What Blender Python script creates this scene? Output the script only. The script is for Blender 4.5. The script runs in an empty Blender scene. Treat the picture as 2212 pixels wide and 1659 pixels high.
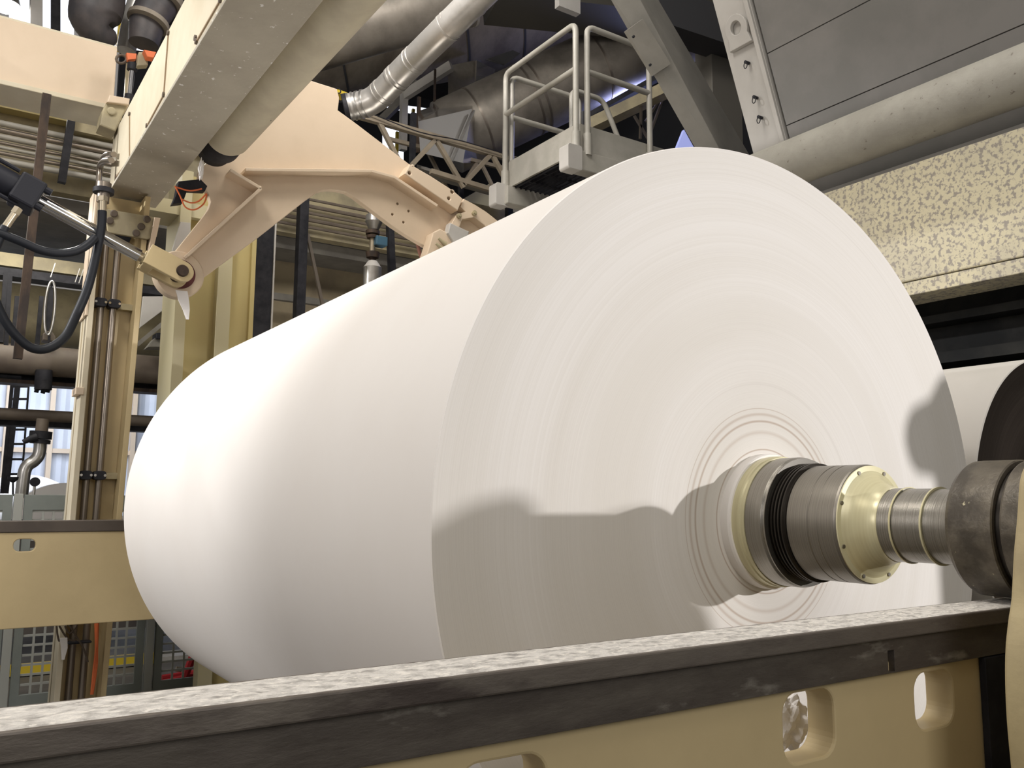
import bpy, bmesh, math, random
import numpy as np
from mathutils import Vector, Matrix
random.seed(7)
C = bpy.context.scene.collection
# ------------------------------------------------------------------ camera model
W, H = 2212, 1659
YAW, PITCH, ROLL, F = 0.5881, 0.13004, 0.0062, 1884.5
fw = np.array([math.sin(YAW)*math.cos(PITCH), math.cos(YAW)*math.cos(PITCH), math.sin(PITCH)])
r0 = np.array([math.cos(YAW), -math.sin(YAW), 0.0]); u0 = np.cross(r0, fw)
rt = r0*math.cos(ROLL)+u0*math.sin(ROLL); up = -r0*math.sin(ROLL)+u0*math.cos(ROLL)
def ray(x, y): return fw + rt*(x-W/2)/F + up*(H/2-y)/F
def PY(x, y, v): d = ray(x, y); return tuple(d*v/d[1])      # point seen at (x, y) on the plane Y = v
def PX(x, y, v): d = ray(x, y); return tuple(d*v/d[0])
def PZ(x, y, v): d = ray(x, y); return tuple(d*v/d[2])
cam = bpy.data.objects.new('camera', bpy.data.cameras.new('camera')); C.objects.link(cam)
cam.matrix_world = Matrix(((rt[0], up[0], -fw[0], 0), (rt[1], up[1], -fw[1], 0), (rt[2], up[2], -fw[2], 0), (0, 0, 0, 1)))
cam.data.sensor_width = 36; cam.data.lens = F/W*36; cam.data.clip_start = .02; cam.data.clip_end = 200
bpy.context.scene.camera = cam
FLOOR = -2.3
# ------------------------------------------------------------------ materials
def mat(name, col, rough=.5, metal=0, col2=None, scale=5, lo=.4, hi=.6, bump=0, bscale=None, stretch=(1,1,1), detail=6, spec=.5,
        col3=None, scale3=30, lo3=.6, hi3=.65, emit=None):
    m = bpy.data.materials.new(name); m.use_nodes = True; nt = m.node_tree; N = nt.nodes; K = nt.links
    b = N['Principled BSDF']; b.inputs['Roughness'].default_value = rough; b.inputs['Metallic'].default_value = metal
    b.inputs['Specular IOR Level'].default_value = spec
    b.inputs['Base Color'].default_value = (*col, 1)
    tc = N.new('ShaderNodeTexCoord'); mp = N.new('ShaderNodeMapping'); K.new(tc.outputs['Object'], mp.inputs['Vector'])
    mp.inputs['Scale'].default_value = stretch
    src = None
    def noise(s, l, h):
        n = N.new('ShaderNodeTexNoise'); n.inputs['Scale'].default_value = s; n.inputs['Detail'].default_value = detail; n.inputs['Roughness'].default_value = .62
        K.new(mp.outputs[0], n.inputs['Vector'])
        mr = N.new('ShaderNodeMapRange'); mr.inputs[1].default_value = l; mr.inputs[2].default_value = h
        K.new(n.outputs['Fac'], mr.inputs[0]); return mr.outputs[0], n
    def mix(a, bcol, fac):
        x = N.new('ShaderNodeMix'); x.data_type = 'RGBA'
        K.new(fac, x.inputs[0])
        if a is None: x.inputs[6].default_value = (*col, 1)
        else: K.new(a, x.inputs[6])
        x.inputs[7].default_value = (*bcol, 1); return x.outputs[2]
    if col2: f_, n_ = noise(scale, lo, hi); src = mix(None, col2, f_)
    if col3: f_, n_ = noise(scale3, lo3, hi3); src = mix(src, col3, f_)
    if src is not None: K.new(src, b.inputs['Base Color'])
    if bump:
        f_, n_ = noise(bscale or scale, 0, 1); bp = N.new('ShaderNodeBump'); bp.inputs['Strength'].default_value = bump; bp.inputs['Distance'].default_value = .01
        K.new(n_.outputs['Fac'], bp.inputs['Height']); K.new(bp.outputs[0], b.inputs['Normal'])
    if emit: b.inputs['Emission Color'].default_value = (*emit[:3], 1); b.inputs['Emission Strength'].default_value = emit[3]
    return m
M = {}
M['cream'] = mat('cream_paint', (.60,.48,.27), .45, col2=(.54,.43,.24), scale=1.2, bump=.05, bscale=60)
M['cream_dull'] = mat('cream_paint_dull', (.42,.36,.22), .6, col2=(.30,.26,.17), scale=2.5, bump=.08, bscale=40)
M['arm'] = mat('pale_cream_paint', (.70,.565,.42), .45, col2=(.65,.52,.38), scale=1.0, bump=.04, bscale=50)
M['beamp'] = mat('beam_paint', (.66,.60,.46), .5, col2=(.60,.53,.39), scale=1.5)
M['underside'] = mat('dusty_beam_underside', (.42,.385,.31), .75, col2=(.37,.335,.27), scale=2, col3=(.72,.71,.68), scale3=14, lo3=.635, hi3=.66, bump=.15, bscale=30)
M['tube'] = mat('torque_tube_paint', (.56,.51,.38), .55, col2=(.48,.43,.32), scale=3, col3=(.12,.10,.08), scale3=4.2, lo3=.70, hi3=.715, bump=.1, bscale=20)
M['yellowc'] = mat('ochre_paint', (.47,.39,.17), .55, col2=(.46,.37,.16), scale=2)
M['yellowp'] = mat('pale_ochre_paint', (.50,.45,.28), .55, col2=(.50,.45,.29), scale=2)
M['black'] = mat('black_steel', (.016,.016,.020), .6, spec=.2, col2=(.03,.03,.035), scale=6)
M['rust'] = mat('dark_rusty_steel', (.035,.026,.022), .6, spec=.25, col2=(.075,.05,.035), scale=9, bump=.2, bscale=30, stretch=(1,1,.3))
M['brown'] = mat('brown_pipe', (.12,.095,.075), .6, col2=(.16,.13,.10), scale=3)
M['conc'] = mat('grey_concrete', (.16,.15,.135), .85, col2=(.21,.20,.175), scale=2.2, bump=.3, bscale=8)
M['grey'] = mat('grey_metal_panel', (.235,.225,.215), .42, col2=(.20,.195,.185), scale=1.6, bump=.03, bscale=15, metal=.15)
M['greyl'] = mat('light_grey_paint', (.50,.48,.45), .45, col2=(.45,.43,.40), scale=2)
M['steel'] = mat('galvanised_steel', (.55,.54,.52), .32, .85, col2=(.40,.39,.37), scale=3)
M['alu'] = mat('brushed_duct_metal', (.66,.64,.61), .33, .6, col2=(.50,.48,.45), scale=2, bump=.05, bscale=6)
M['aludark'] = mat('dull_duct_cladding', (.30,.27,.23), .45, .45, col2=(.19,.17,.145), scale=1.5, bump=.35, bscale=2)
M['insul'] = mat('stained_insulation', (.15,.125,.10), .7, col2=(.26,.225,.18), scale=1.1, bump=.3, bscale=4, stretch=(1.5,1,.5))
M['crinkle'] = mat('crinkled_foil', (.8,.78,.75), .18, .95, bump=.9, bscale=2.2, detail=1)
M['rail_post'] = mat('railing_paint', (.42,.40,.355), .4, col2=(.36,.345,.30), scale=4)
M['chrome'] = mat('chromed_rod', (.8,.8,.8), .12, 1)
M['pipe_steel'] = mat('small_steel_pipe', (.30,.26,.22), .3, .8)
M['rubber'] = mat('black_rubber_hose', (.010,.012,.017), .5, spec=.3)
M['blackcyl'] = mat('black_cylinder_paint', (.014,.015,.022), .5, spec=.3)
M['brass'] = mat('worn_fitting_metal', (.55,.48,.36), .3, .8)
M['maroon'] = mat('maroon_primer', (.10,.018,.018), .6)
M['white'] = mat('white_paint', (.80,.79,.80), .5)
M['orange'] = mat('orange_plastic', (.70,.16,.05), .5)
M['yellow'] = mat('safety_yellow', (.70,.52,.04), .5)
M['red'] = mat('red_paint', (.55,.03,.04), .45)
M['fence'] = mat('grey_green_fence', (.26,.29,.28), .5, col2=(.23,.26,.25), scale=3)
M['fencel'] = mat('pale_grey_fence', (.44,.46,.44), .5)
M['blue'] = mat('blue_actuator', (.05,.12,.18), .5)
M['scrap'] = mat('torn_paper', (.85,.82,.80), .9)
M['wallsheet'] = mat('translucent_siding', (.72,.76,.84), .6, col2=(.64,.69,.78), scale=.8)
M['floor'] = mat('factory_floor', (.16,.15,.14), .6, col2=(.11,.105,.10), scale=1.3)
M['ceil'] = mat('dark_roof', (.05,.05,.055), .8)
M['speck'] = mat('cream_peeling_paint', (.60,.545,.38), .6, col2=(.52,.475,.35), scale=2.2, lo=.45, hi=.6, col3=(.30,.27,.23), scale3=32, lo3=.50, hi3=.57, bump=.25, bscale=17, detail=8)
M['pipe_dent'] = mat('dusty_grey_pipe', (.36,.345,.30), .6, col2=(.31,.295,.255), scale=3, col3=(.20,.18,.15), scale3=24, lo3=.66, hi3=.68, bump=.35, bscale=22)
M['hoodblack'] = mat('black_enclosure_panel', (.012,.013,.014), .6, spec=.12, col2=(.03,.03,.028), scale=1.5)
M['railtop'] = mat('worn_rail_steel', (.125,.108,.09), .5, .3, col2=(.08,.066,.056), scale=7, col3=(.24,.22,.19), scale3=12, lo3=.60, hi3=.72, bump=.3, bscale=25, stretch=(.4,1,1.4))
M['railedge'] = mat('worn_rail_edge', (.17,.148,.125), .5, .3, col2=(.13,.11,.095), scale=7, col3=(.07,.055,.048), scale3=5, lo3=.56, hi3=.66, bump=.3, bscale=30, stretch=(.35,1,1.2))
M['dust'] = mat('paper_dust', (.74,.71,.67), .95, col2=(.33,.31,.29), scale=42, lo=.45, hi=.68, col3=(.88,.84,.78), scale3=70, lo3=.52, hi3=.62, bump=1, bscale=60, stretch=(.55,1,1))
M['turned'] = mat('turned_steel', (.36,.345,.31), .27, .9, col2=(.26,.245,.215), scale=4, stretch=(.01,60,.01), detail=3, bump=.12, bscale=9)
M['turned_dark'] = mat('dark_turned_steel', (.27,.25,.215), .36, .85, col2=(.20,.185,.16), scale=5, stretch=(.01,60,.01), detail=3, bump=.12, bscale=9)
M['greased'] = mat('greasy_cream_steel', (.68,.64,.42), .32, .2, col2=(.60,.55,.34), scale=2, stretch=(.3,25,.3), detail=3)
M['darkthread'] = mat('dark_thread', (.035,.03,.025), .35, .7)
M['housing'] = mat('mottled_bearing_steel', (.075,.064,.05), .42, .35, col2=(.15,.13,.10), scale=11, lo=.42, hi=.62, col3=(.55,.50,.34), scale3=13, lo3=.625, hi3=.65, bump=.35, bscale=22)
M['drumface'] = mat('turned_drum_end', (.10,.085,.078), .3, .8)
M['lampglow'] = mat('lamp_glow', (1,1,1), .5, emit=(1,.97,.94,40))
M['winglow'] = mat('daylit_pane', (.8,.85,1), .5, emit=(.85,.9,1,1.6))
M['skyglow'] = mat('blue_skylight', (.4,.45,.8), .5, emit=(.45,.5,1,.55))

def ring_paper(name, c1, c2, dark, hub=None, metal=0, rough=.85, amp=1.0):
    m = bpy.data.materials.new(name); m.use_nodes = True; nt = m.node_tree; N = nt.nodes; K = nt.links
    b = N['Principled BSDF']; b.inputs['Roughness'].default_value = rough; b.inputs['Metallic'].default_value = metal
    b.inputs['Specular IOR Level'].default_value = .3
    tc = N.new('ShaderNodeTexCoord'); vm = N.new('ShaderNodeVectorMath'); vm.operation = 'MULTIPLY'; vm.inputs[1].default_value = (1, 0, 1)
    K.new(tc.outputs['Object'], vm.inputs[0])
    ln = N.new('ShaderNodeVectorMath'); ln.operation = 'LENGTH'; K.new(vm.outputs[0], ln.inputs[0]); r = ln.outputs['Value']
    nv = N.new('ShaderNodeVectorMath'); nv.operation = 'NORMALIZE'; K.new(vm.outputs[0], nv.inputs[0])
    def rn(freq, ang, l, h, det=3):
        sc = N.new('ShaderNodeMath'); sc.operation = 'MULTIPLY'; K.new(r, sc.inputs[0]); sc.inputs[1].default_value = freq
        a = N.new('ShaderNodeVectorMath'); a.operation = 'SCALE'; a.inputs['Scale'].default_value = ang; K.new(nv.outputs[0], a.inputs[0])
        sx = N.new('ShaderNodeSeparateXYZ'); K.new(a.outputs[0], sx.inputs[0])
        cb = N.new('ShaderNodeCombineXYZ'); K.new(sc.outputs[0], cb.inputs[0]); K.new(sx.outputs[0], cb.inputs[1]); K.new(sx.outputs[2], cb.inputs[2])
        n = N.new('ShaderNodeTexNoise'); n.inputs['Scale'].default_value = 1; n.inputs['Detail'].default_value = det; K.new(cb.outputs[0], n.inputs['Vector'])
        mr = N.new('ShaderNodeMapRange'); mr.inputs[1].default_value = l; mr.inputs[2].default_value = h; K.new(n.outputs['Fac'], mr.inputs[0])
        return mr.outputs[0], n.outputs['Fac']
    def mix(a, c, fac, s=1.0):
        x = N.new('ShaderNodeMix'); x.data_type = 'RGBA'
        if s != 1.0:
            q = N.new('ShaderNodeMath'); q.operation = 'MULTIPLY'; q.inputs[1].default_value = s; K.new(fac, q.inputs[0]); fac = q.outputs[0]
        K.new(fac, x.inputs[0])
        if isinstance(a, tuple): x.inputs[6].default_value = (*a, 1)
        else: K.new(a, x.inputs[6])
        x.inputs[7].default_value = (*c, 1); return x.outputs[2]
    f1, _ = rn(4, .35, .35, .65); f2, n2 = rn(70, .10, .40, .70); f3, n3 = rn(34, .12, .63, .70); f4, _ = rn(260, .08, .45, .75)
    c = mix(c1, c2, f1); c = mix(c, c2, f2, .5*amp); c = mix(c, dark, f3, .16*amp); c = mix(c, dark, f4, .16*amp)
    if hub:
        for (a0, a1, col, s) in hub:
            mr = N.new('ShaderNodeMapRange'); mr.interpolation_type = 'SMOOTHSTEP'; mr.inputs[1].default_value = 0; mr.inputs[2].default_value = (a1-a0)/2
            d = N.new('ShaderNodeMath'); d.operation = 'SUBTRACT'; K.new(r, d.inputs[0]); d.inputs[1].default_value = (a0+a1)/2
            ab = N.new('ShaderNodeMath'); ab.operation = 'ABSOLUTE'; K.new(d.outputs[0], ab.inputs[0]); K.new(ab.outputs[0], mr.inputs[0])
            iv = N.new('ShaderNodeMath'); iv.operation = 'SUBTRACT'; iv.inputs[0].default_value = 1; K.new(mr.outputs[0], iv.inputs[1])
            c = mix(c, col, iv.outputs[0], s)
    K.new(c, b.inputs['Base Color'])
    bp = N.new('ShaderNodeBump'); bp.inputs['Strength'].default_value = .25; bp.inputs['Distance'].default_value = .003
    K.new(n2, bp.inputs['Height']); K.new(bp.outputs[0], b.inputs['Normal'])
    return m
brown = (.42, .33, .26)
M['paperend'] = ring_paper('wound_paper_edges', (.77,.745,.71), (.70,.67,.62), (.45,.41,.37),
    hub=[(.275,.285,brown,.8), (.335,.36,brown,.35), (.385,.40,brown,.75), (.41,.43,brown,.5), (.44,.447,brown,.5)])
M['drumface'] = ring_paper('turned_drum_end', (.20,.165,.145), (.09,.075,.065), (.34,.28,.24), metal=.5, rough=.32, amp=1.2)
M['paper'] = mat('white_paper_web', (.88,.85,.82), .7, col2=(.86,.825,.79), scale=.8, spec=.25)

# ------------------------------------------------------------------ mesh helpers
def finish(name, V, Fc, m, parent=None, smooth=False, loc=None, bevel=0, mats=None, fm=None):
    """one mesh object from world-space vertices"""
    if parent is not None: o_ = Vector(parent['org'])
    else: o_ = Vector(loc) if loc is not None else Vector((sum(v[0] for v in V)/len(V), sum(v[1] for v in V)/len(V), min(v[2] for v in V)))
    me = bpy.data.meshes.new(name); me.from_pydata([tuple(Vector(v)-o_) for v in V], [], Fc)
    bm = bmesh.new(); bm.from_mesh(me); bmesh.ops.remove_doubles(bm, verts=bm.verts, dist=1e-5)
    bmesh.ops.recalc_face_normals(bm, faces=bm.faces); bm.to_mesh(me); bm.free()
    for mm in (mats or [m]): me.materials.append(mm)
    ob = bpy.data.objects.new(name, me); C.objects.link(ob)
    ob['org'] = tuple(o_)
    if parent is not None: ob.parent = parent
    else: ob.location = o_
    if smooth:
        for p in me.polygons: p.use_smooth = True
        try: me.set_sharp_from_angle(angle=math.radians(38))
        except Exception: pass
    if bevel:
        b = ob.modifiers.new('bevel', 'BEVEL'); b.width = bevel; b.segments = 2; b.limit_method = 'ANGLE'; b.angle_limit = math.radians(40)
    return ob
def thing(name, label, cat, loc, group=None):
    o = bpy.data.objects.new(name, None); C.objects.link(o); o.location = loc; o['org'] = tuple(loc); o.empty_display_size = .1
    o['label'] = label; o['category'] = cat
    if group: o['group'] = group
    return o
def tag(o, label=None, cat=None, group=None, kind=None):
    for k, v in (('label', label), ('category', cat), ('group', group), ('kind', kind)):
        if v: o[k] = v
    return o
def sub(o): return o   # parts keep their thing's origin, so sub-parts use the same frame
def join(parts):
    V, Fc = [], []
    for v, f in parts:
        n = len(V); V += list(v); Fc += [tuple(i+n for i in q) for q in f]
    return V, Fc
def g_box(a, b):
    (x0, y0, z0), (x1, y1, z1) = a, b
    V = [(x, y, z) for x in (x0, x1) for y in (y0, y1) for z in (z0, z1)]
    return V, [(0,1,3,2), (4,6,7,5), (0,4,5,1), (2,3,7,6), (0,2,6,4), (1,5,7,3)]
def g_prism(l0, l1):
    n = len(l0); V = list(l0)+list(l1)
    return V, [tuple(range(n))[::-1], tuple(range(n, 2*n))]+[(i, (i+1) % n, n+(i+1) % n, n+i) for i in range(n)]
def frame_(d):
    d = Vector(d).normalized(); a = Vector((0, 0, 1)) if abs(d.z) < .9 else Vector((1, 0, 0))
    s = d.cross(a).normalized(); return s, d.cross(s).normalized()
def g_bar(p, q, w, h=None, roll=0):
    h = h or w; p = Vector(p); q = Vector(q); s, t = frame_(q-p)
    if roll: c_, s_ = math.cos(roll), math.sin(roll); s, t = s*c_+t*s_, t*c_-s*s_
    o = [s*w/2*i+t*h/2*j for i, j in ((-1,-1), (1,-1), (1,1), (-1,1))]
    return g_prism([tuple(p+k) for k in o], [tuple(q+k) for k in o])
def g_tube(pts, r, n=16, smooth=0, closed=False):
    pts = [Vector(p) for p in pts]
    rr = list(r) if isinstance(r, (list, tuple)) else [r]*len(pts)
    if smooth:
        P2, R2 = [], []; L = len(pts)
        for i in range(L-1):
            p0, p1, p2, p3 = pts[max(i-1, 0)], pts[i], pts[i+1], pts[min(i+2, L-1)]
            for k in range(smooth):
                t = k/smooth
                P2.append(.5*((2*p1)+(p2-p0)*t+(2*p0-5*p1+4*p2-p3)*t*t+(3*p1-p0-3*p2+p3)*t**3)); R2.append(rr[i]*(1-t)+rr[i+1]*t)
        P2.append(pts[-1]); R2.append(rr[-1]); pts, rr = P2, R2
    V, Fc = [], []; s = None; L = len(pts)
    for i, p in enumerate(pts):
        if closed: d = (pts[(i+1) % L]-pts[i-1]).normalized()
        else: d = (pts[min(i+1, L-1)]-pts[max(i-1, 0)]).normalized()
        if s is None: s, t = frame_(d)
        else:
            s = (s-d*s.dot(d)).normalized(); t = d.cross(s)
        V += [tuple(p+(s*math.cos(a)+t*math.sin(a))*rr[i]) for a in (2*math.pi*k/n for k in range(n))]
    for i in range(L if closed else L-1):
        j = (i+1) % L
        Fc += [(i*n+k, i*n+(k+1) % n, j*n+(k+1) % n, j*n+k) for k in range(n)]
    if not closed: Fc += [tuple(range(n))[::-1], tuple(range((L-1)*n, L*n))]
    return V, Fc
def g_lathe(c, prof, n=64, axis='Y', cap=True):
    """prof: list of (pos along axis, radius)"""
    V, Fc = [], []
    for (a, r) in prof:
        for k in range(n):
            t = 2*math.pi*k/n
            if axis == 'Y': V.append((c[0]+r*math.cos(t), a, c[2]+r*math.sin(t)))
            elif axis == 'X': V.append((a, c[1]+r*math.cos(t), c[2]+r*math.sin(t)))
            else: V.append((c[0]+r*math.cos(t), c[1]+r*math.sin(t), a))
    for i in range(len(prof)-1): Fc += [(i*n+k, i*n+(k+1) % n, (i+1)*n+(k+1) % n, (i+1)*n+k) for k in range(n)]
    if cap: Fc += [tuple(range(n)), tuple(range((len(prof)-1)*n, len(prof)*n))]
    return V, Fc
def rrect(x0, z0, x1, z1, r, n=6):
    o = []
    for cx, cz, a0 in ((x1-r, z1-r, 0), (x0+r, z1-r, 90), (x0+r, z0+r, 180), (x1-r, z0+r, 270)):
        o += [(cx+r*math.cos(math.radians(a0+90*k/n)), cz+r*math.sin(math.radians(a0+90*k/n))) for k in range(n+1)]
    return o
def circ(cx, cz, r, n=28): return [(cx+r*math.cos(2*math.pi*k/n), cz+r*math.sin(2*math.pi*k/n)) for k in range(n)]
def g_plate(outline, holes, th, bevel, fmap):
    cu = bpy.data.curves.new('t', 'CURVE'); cu.dimensions = '2D'; cu.fill_mode = 'BOTH'; cu.extrude = th/2-bevel; cu.bevel_depth = bevel; cu.bevel_resolution = 1
    cu.offset = -bevel
    for L in [outline]+list(holes):
        s = cu.splines.new('POLY'); s.points.add(len(L)-1); s.use_cyclic_u = True
        for i, p in enumerate(L): s.points[i].co = (p[0], p[1], 0, 1)
    o = bpy.data.objects.new('t', cu); C.objects.link(o); bpy.context.view_layer.update()
    me = bpy.data.meshes.new_from_object(o.evaluated_get(bpy.context.evaluated_depsgraph_get()))
    V = [fmap(*v.co) for v in me.vertices]; Fc = [tuple(p.vertices) for p in me.polygons]
    bpy.data.objects.remove(o); bpy.data.curves.remove(cu); bpy.data.meshes.remove(me)
    return V, Fc
def plateY(outline, holes, y0, y1, bevel=.004):           # plate in a plane of constant Y, thickness y0..y1
    return g_plate(outline, holes, y1-y0, bevel, lambda a, b, c: (a, (y0+y1)/2+c, b))
def px2(pts, v): return [(PY(x, y, v)[0], PY(x, y, v)[2]) for x, y in pts]
def boltY(x, z, y, r, parent, m, name='bolt', d=.02):
    return finish(name, *g_lathe((x, 0, z), [(y, r*.98), (y-d*.8, r), (y-d, r*.75), (y-d, .0005)], 6 if r < .03 else 16), m, parent)

# ------------------------------------------------------------------ the paper reel
CX, CY, CZ, L, R = 2.7669, 2.335, -.0823, 4.8585, 1.5
reel = thing('paper_reel', 'huge white roll of wound paper on a steel spool filling the middle', 'paper roll', (CX, CY, CZ))
V, Fc = g_lathe((CX, 0, CZ), [(CY, .255), (CY, .6), (CY, 1.0), (CY, R-.004), (CY+.004, R), (CY+L*.25, R), (CY+L*.5, R), (CY+L*.75, R), (CY+L, R), (CY+L, .255)], 256, cap=False)
pap = finish('paper_winding', V, Fc, None, reel, True, mats=[M['paper'], M['paperend']])
for p in pap.data.polygons:
    if abs(p.normal.y) > .9: p.material_index = 1
def lat(name, prof, m, n=96, parent=reel, c=(CX, 0, CZ), cap=True):
    o = finish(name, *g_lathe(c, prof, n, cap=cap), m, parent, True); o.data.set_sharp_from_angle(angle=math.radians(16)); return o
lat('core_rim', [(2.36,.262), (2.30,.262), (2.29,.258), (2.29,.1)], M['paper'])
lat('core_seat', [(2.30,.250), (2.255,.250), (2.25,.246), (2.235,.246), (2.235,.1)], M['greased'])
tag(lat('lock_ring', [(2.24,.243), (2.16,.243), (2.15,.238), (2.145,.238), (2.145,.12)], M['turned']), 'polished steel lock ring')
prof = []
y = 2.15
while y > 2.075: prof += [(y,.218), (y-.006,.218), (y-.009,.209), (y-.014,.209)]; y -= .015
lat('spool_thread', prof+[(2.07,.1)], M['darkthread'])
lat('spool_sleeve', [(2.076,.204), (2.07,.208), (1.985,.208), (1.983,.2065), (1.98,.2065), (1.978,.208), (1.945,.208), (1.944,.207), (1.94,.207), (1.939,.208), (1.88,.208), (1.872,.2055), (1.868,.201), (1.868,.1)], M['turned_dark'])
prof = [(1.870,.2035), (1.8655,.2035), (1.8645,.185)]
for k in range(11): a = math.pi/2*k/10; prof.append((1.865-.092*math.sin(a), .126+.052*(1-math.sin(a))**1.6 if k else .185))
tag(lat('end_flange', prof+[(1.77,.1)], M['greased']), 'pale greasy end flange with bolts')
ef = [o for o in reel.children if o.name.startswith('end_flange')][0]
for k in range(8):
    a = math.radians(22.5+45*k)
    finish('bolt', *g_lathe((CX+.19*math.cos(a), 0, CZ+.19*math.sin(a)), [(1.867,.007), (1.861,.007), (1.861,.0005)], 12), M['turned_dark'], ef)
lat('journal', [(1.79,.124), (1.728,.124), (1.727,.127), (1.722,.127), (1.721,.122), (1.62,.122), (1.619,.125), (1.615,.125), (1.614,.121), (1.53,.121), (1.50,.128), (1.44,.128), (1.30,.11)], M['turned'])
for q in (1.7245, 1.617): lat('oil_ring', [(q+.003,.12), (q+.003,.1275), (q-.003,.1275), (q-.003,.12)], M['greased'])
lat('far_journal', [(7.1,.26), (7.4,.26), (7.42,.2), (7.75,.2), (7.76,.12), (8.3,.12)], M['turned_dark'], 48)

bear = thing('bearing_housing', 'dark mottled steel bearing housing on the shaft end above the dusty rail', 'bearing housing', (CX, 1.4, CZ-.21))
lat('housing_shell', [(1.497,.10), (1.497,.188), (1.492,.198), (1.478,.207), (1.46,.208), (1.352,.208), (1.348,.204), (1.348,.1)], M['housing'], parent=bear)
lat('groove', [(1.349,.1), (1.349,.190), (1.325,.190), (1.325,.1)], M['darkthread'], parent=bear)
lat('outer_ring', [(1.326,.1), (1.326,.205), (1.32,.208), (1.18,.208), (1.17,.2), (1.17,.01)], M['housing'], parent=bear)

# ------------------------------------------------------------------ near rail
nr = thing('machine_rail', 'near dark steel rail covered in paper dust crossing the bottom of the picture', 'rail', (1.5, 1.4, FLOOR))
finish('rail_cap', *g_box((-1.6, 1.33, -.342), (3.4, 1.49, -.302)), M['railedge'], nr, bevel=.004)
slot = plateY([(-1.6,-.4275), (3.4,-.4275), (3.4,-.342), (-1.6,-.342)], [[(PY(1917,1396,1.345)[0], -.425), (PY(1931,1396,1.345)[0], -.425), (PY(1931,1396,1.345)[0], -.372), (PY(1917,1396,1.345)[0], -.372)]], 1.345, 1.365, .001)
finish('rail_bar', *slot, M['railtop'], nr)
hs = [rrect(1.650,-.592,1.832,-.440,.045), rrect(2.163,-.588,2.338,-.447,.045), rrect(.80,-.61,.99,-.462,.045)]
finish('web_plate', *plateY([(-1.6,-1.6), (3.4,-1.6), (3.4,-.40), (-1.6,-.40)], hs, 1.362, 1.442, .006), M['cream'], nr)
finish('support_leg', *g_box((-1.2, 1.36, FLOOR), (-.9, 1.5, -1.58)), M['cream'], nr)
finish('support_leg', *g_box((2.9, 1.36, FLOOR), (3.2, 1.5, -1.58)), M['cream'], nr)
finish('gap_shade_strip', *g_box((2.47, 1.34, -1.6), (2.75, 1.36, -.43)), M['black'], nr, bevel=.003)  # black strip: shade of the gap beside the arm, put in as colour
# dust: a ragged, lumpy layer
nx, ny = 900, 14; rg = np.random.RandomState(3)
def sm(a, k):
    ker = np.hanning(k+2)[1:-1]; ker /= ker.sum(); return np.apply_along_axis(lambda v: np.convolve(v, ker, 'same'), 0, a)
hh = sm(rg.rand(nx, ny), 5)*.013+sm(rg.rand(nx, ny), 25)*.012; hh = hh-hh.min()
edge = sm(rg.rand(nx, 1), 9)[:, 0]*.006
V = []
for i in range(nx):
    x = -1.5+4.75*i/(nx-1)
    for j in range(ny):
        t = j/(ny-1); yy = 1.334+edge[i]*.8+t*.152
        fall = min(1, t*9, (1-t)*5); V.append((x, yy, -.303+.3*float(hh[i, j])*fall+.002*fall))
Fc = [(i*ny+j, (i+1)*ny+j, (i+1)*ny+j+1, i*ny+j+1) for i in range(nx-1) for j in range(ny-1)]
d = finish('dust_layer', V, Fc, M['dust'], nr, True); tag(d, 'pale grey paper dust layer', kind='stuff')
# crumpled paper inside the left hole
def crumple(name, c, r, m, label, seed, sq=(1, .6, 1)):
    bm = bmesh.new(); bmesh.ops.create_icosphere(bm, subdivisions=4, radius=1); rs = random.Random(seed)
    cs = [Vector((rs.gauss(0, 1), rs.gauss(0, 1), rs.gauss(0, 1))).normalized() for _ in range(26)]
    V = []
    for v in bm.verts:
        d_ = sorted((v.co-q).length for q in cs); k = .70+.5*(d_[1]-d_[0])+.12*math.sin(9*v.co.x+seed)*math.cos(7*v.co.z)
        V.append((c[0]+v.co.x*r*k*sq[0], c[1]+v.co.y*r*k*sq[1], c[2]+v.co.z*r*k*sq[2]))
    Fc = [tuple(q.index for q in f.verts) for f in bm.faces]; bm.free()
    return tag(finish(name, V, Fc, m), label, 'paper scrap')
pc = PY(1728, 1560, 1.52); crumple('crumpled_paper', (pc[0], 1.56, pc[2]-.005), .085, M['scrap'], 'crumpled pale paper scrap stuffed behind the square hole of the near rail web', 5)

# near machine arm at the right picture edge, standing outboard of the bearing
fa = thing('support_arm', 'cream painted curved steel arm at the right edge beside the bearing housing', 'machine arm', (2.3, 1.1, FLOOR))
ol = px2([(2212,1002), (2200,1040), (2194,1120), (2187,1195), (2182,1290), (2175,1340), (2169,1400), (2168,1470), (2172,1560), (2181,1659)], 1.15)
oc3 = [Vector((p[0], p[1], 0)) for p in ol]
ol = []
for i in range(len(oc3)-1):
    p0, p1, p2, p3 = oc3[max(i-1, 0)], oc3[i], oc3[i+1], oc3[min(i+2, len(oc3)-1)]
    for t in np.linspace(0, 1, 7)[:-1]:
        q = .5*((2*p1)+(p2-p0)*t+(2*p0-5*p1+4*p2-p3)*t*t+(3*p1-p0-3*p2+p3)*t**3); ol.append((q.x, q.y))
ol.append((oc3[-1].x, oc3[-1].y))
out = [(3.05, .16), (2.55, .16)]+ol+[(2.20, -1.1), (2.18, FLOOR), (2.8, FLOOR), (2.9, -1.0), (3.0, -.5)]
finish('arm_plate', *plateY(out, [], 1.05, 1.15, .008), mat('shaded_grimy_cream', (.44,.36,.20), .6, col2=(.37,.30,.17), scale=5, bump=.1, bscale=50), fa, bevel=0)  # cream dirtied a little and darkened in colour for the shade here

# ------------------------------------------------------------------ lights, world and render look: see the end
exec_later = []
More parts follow.
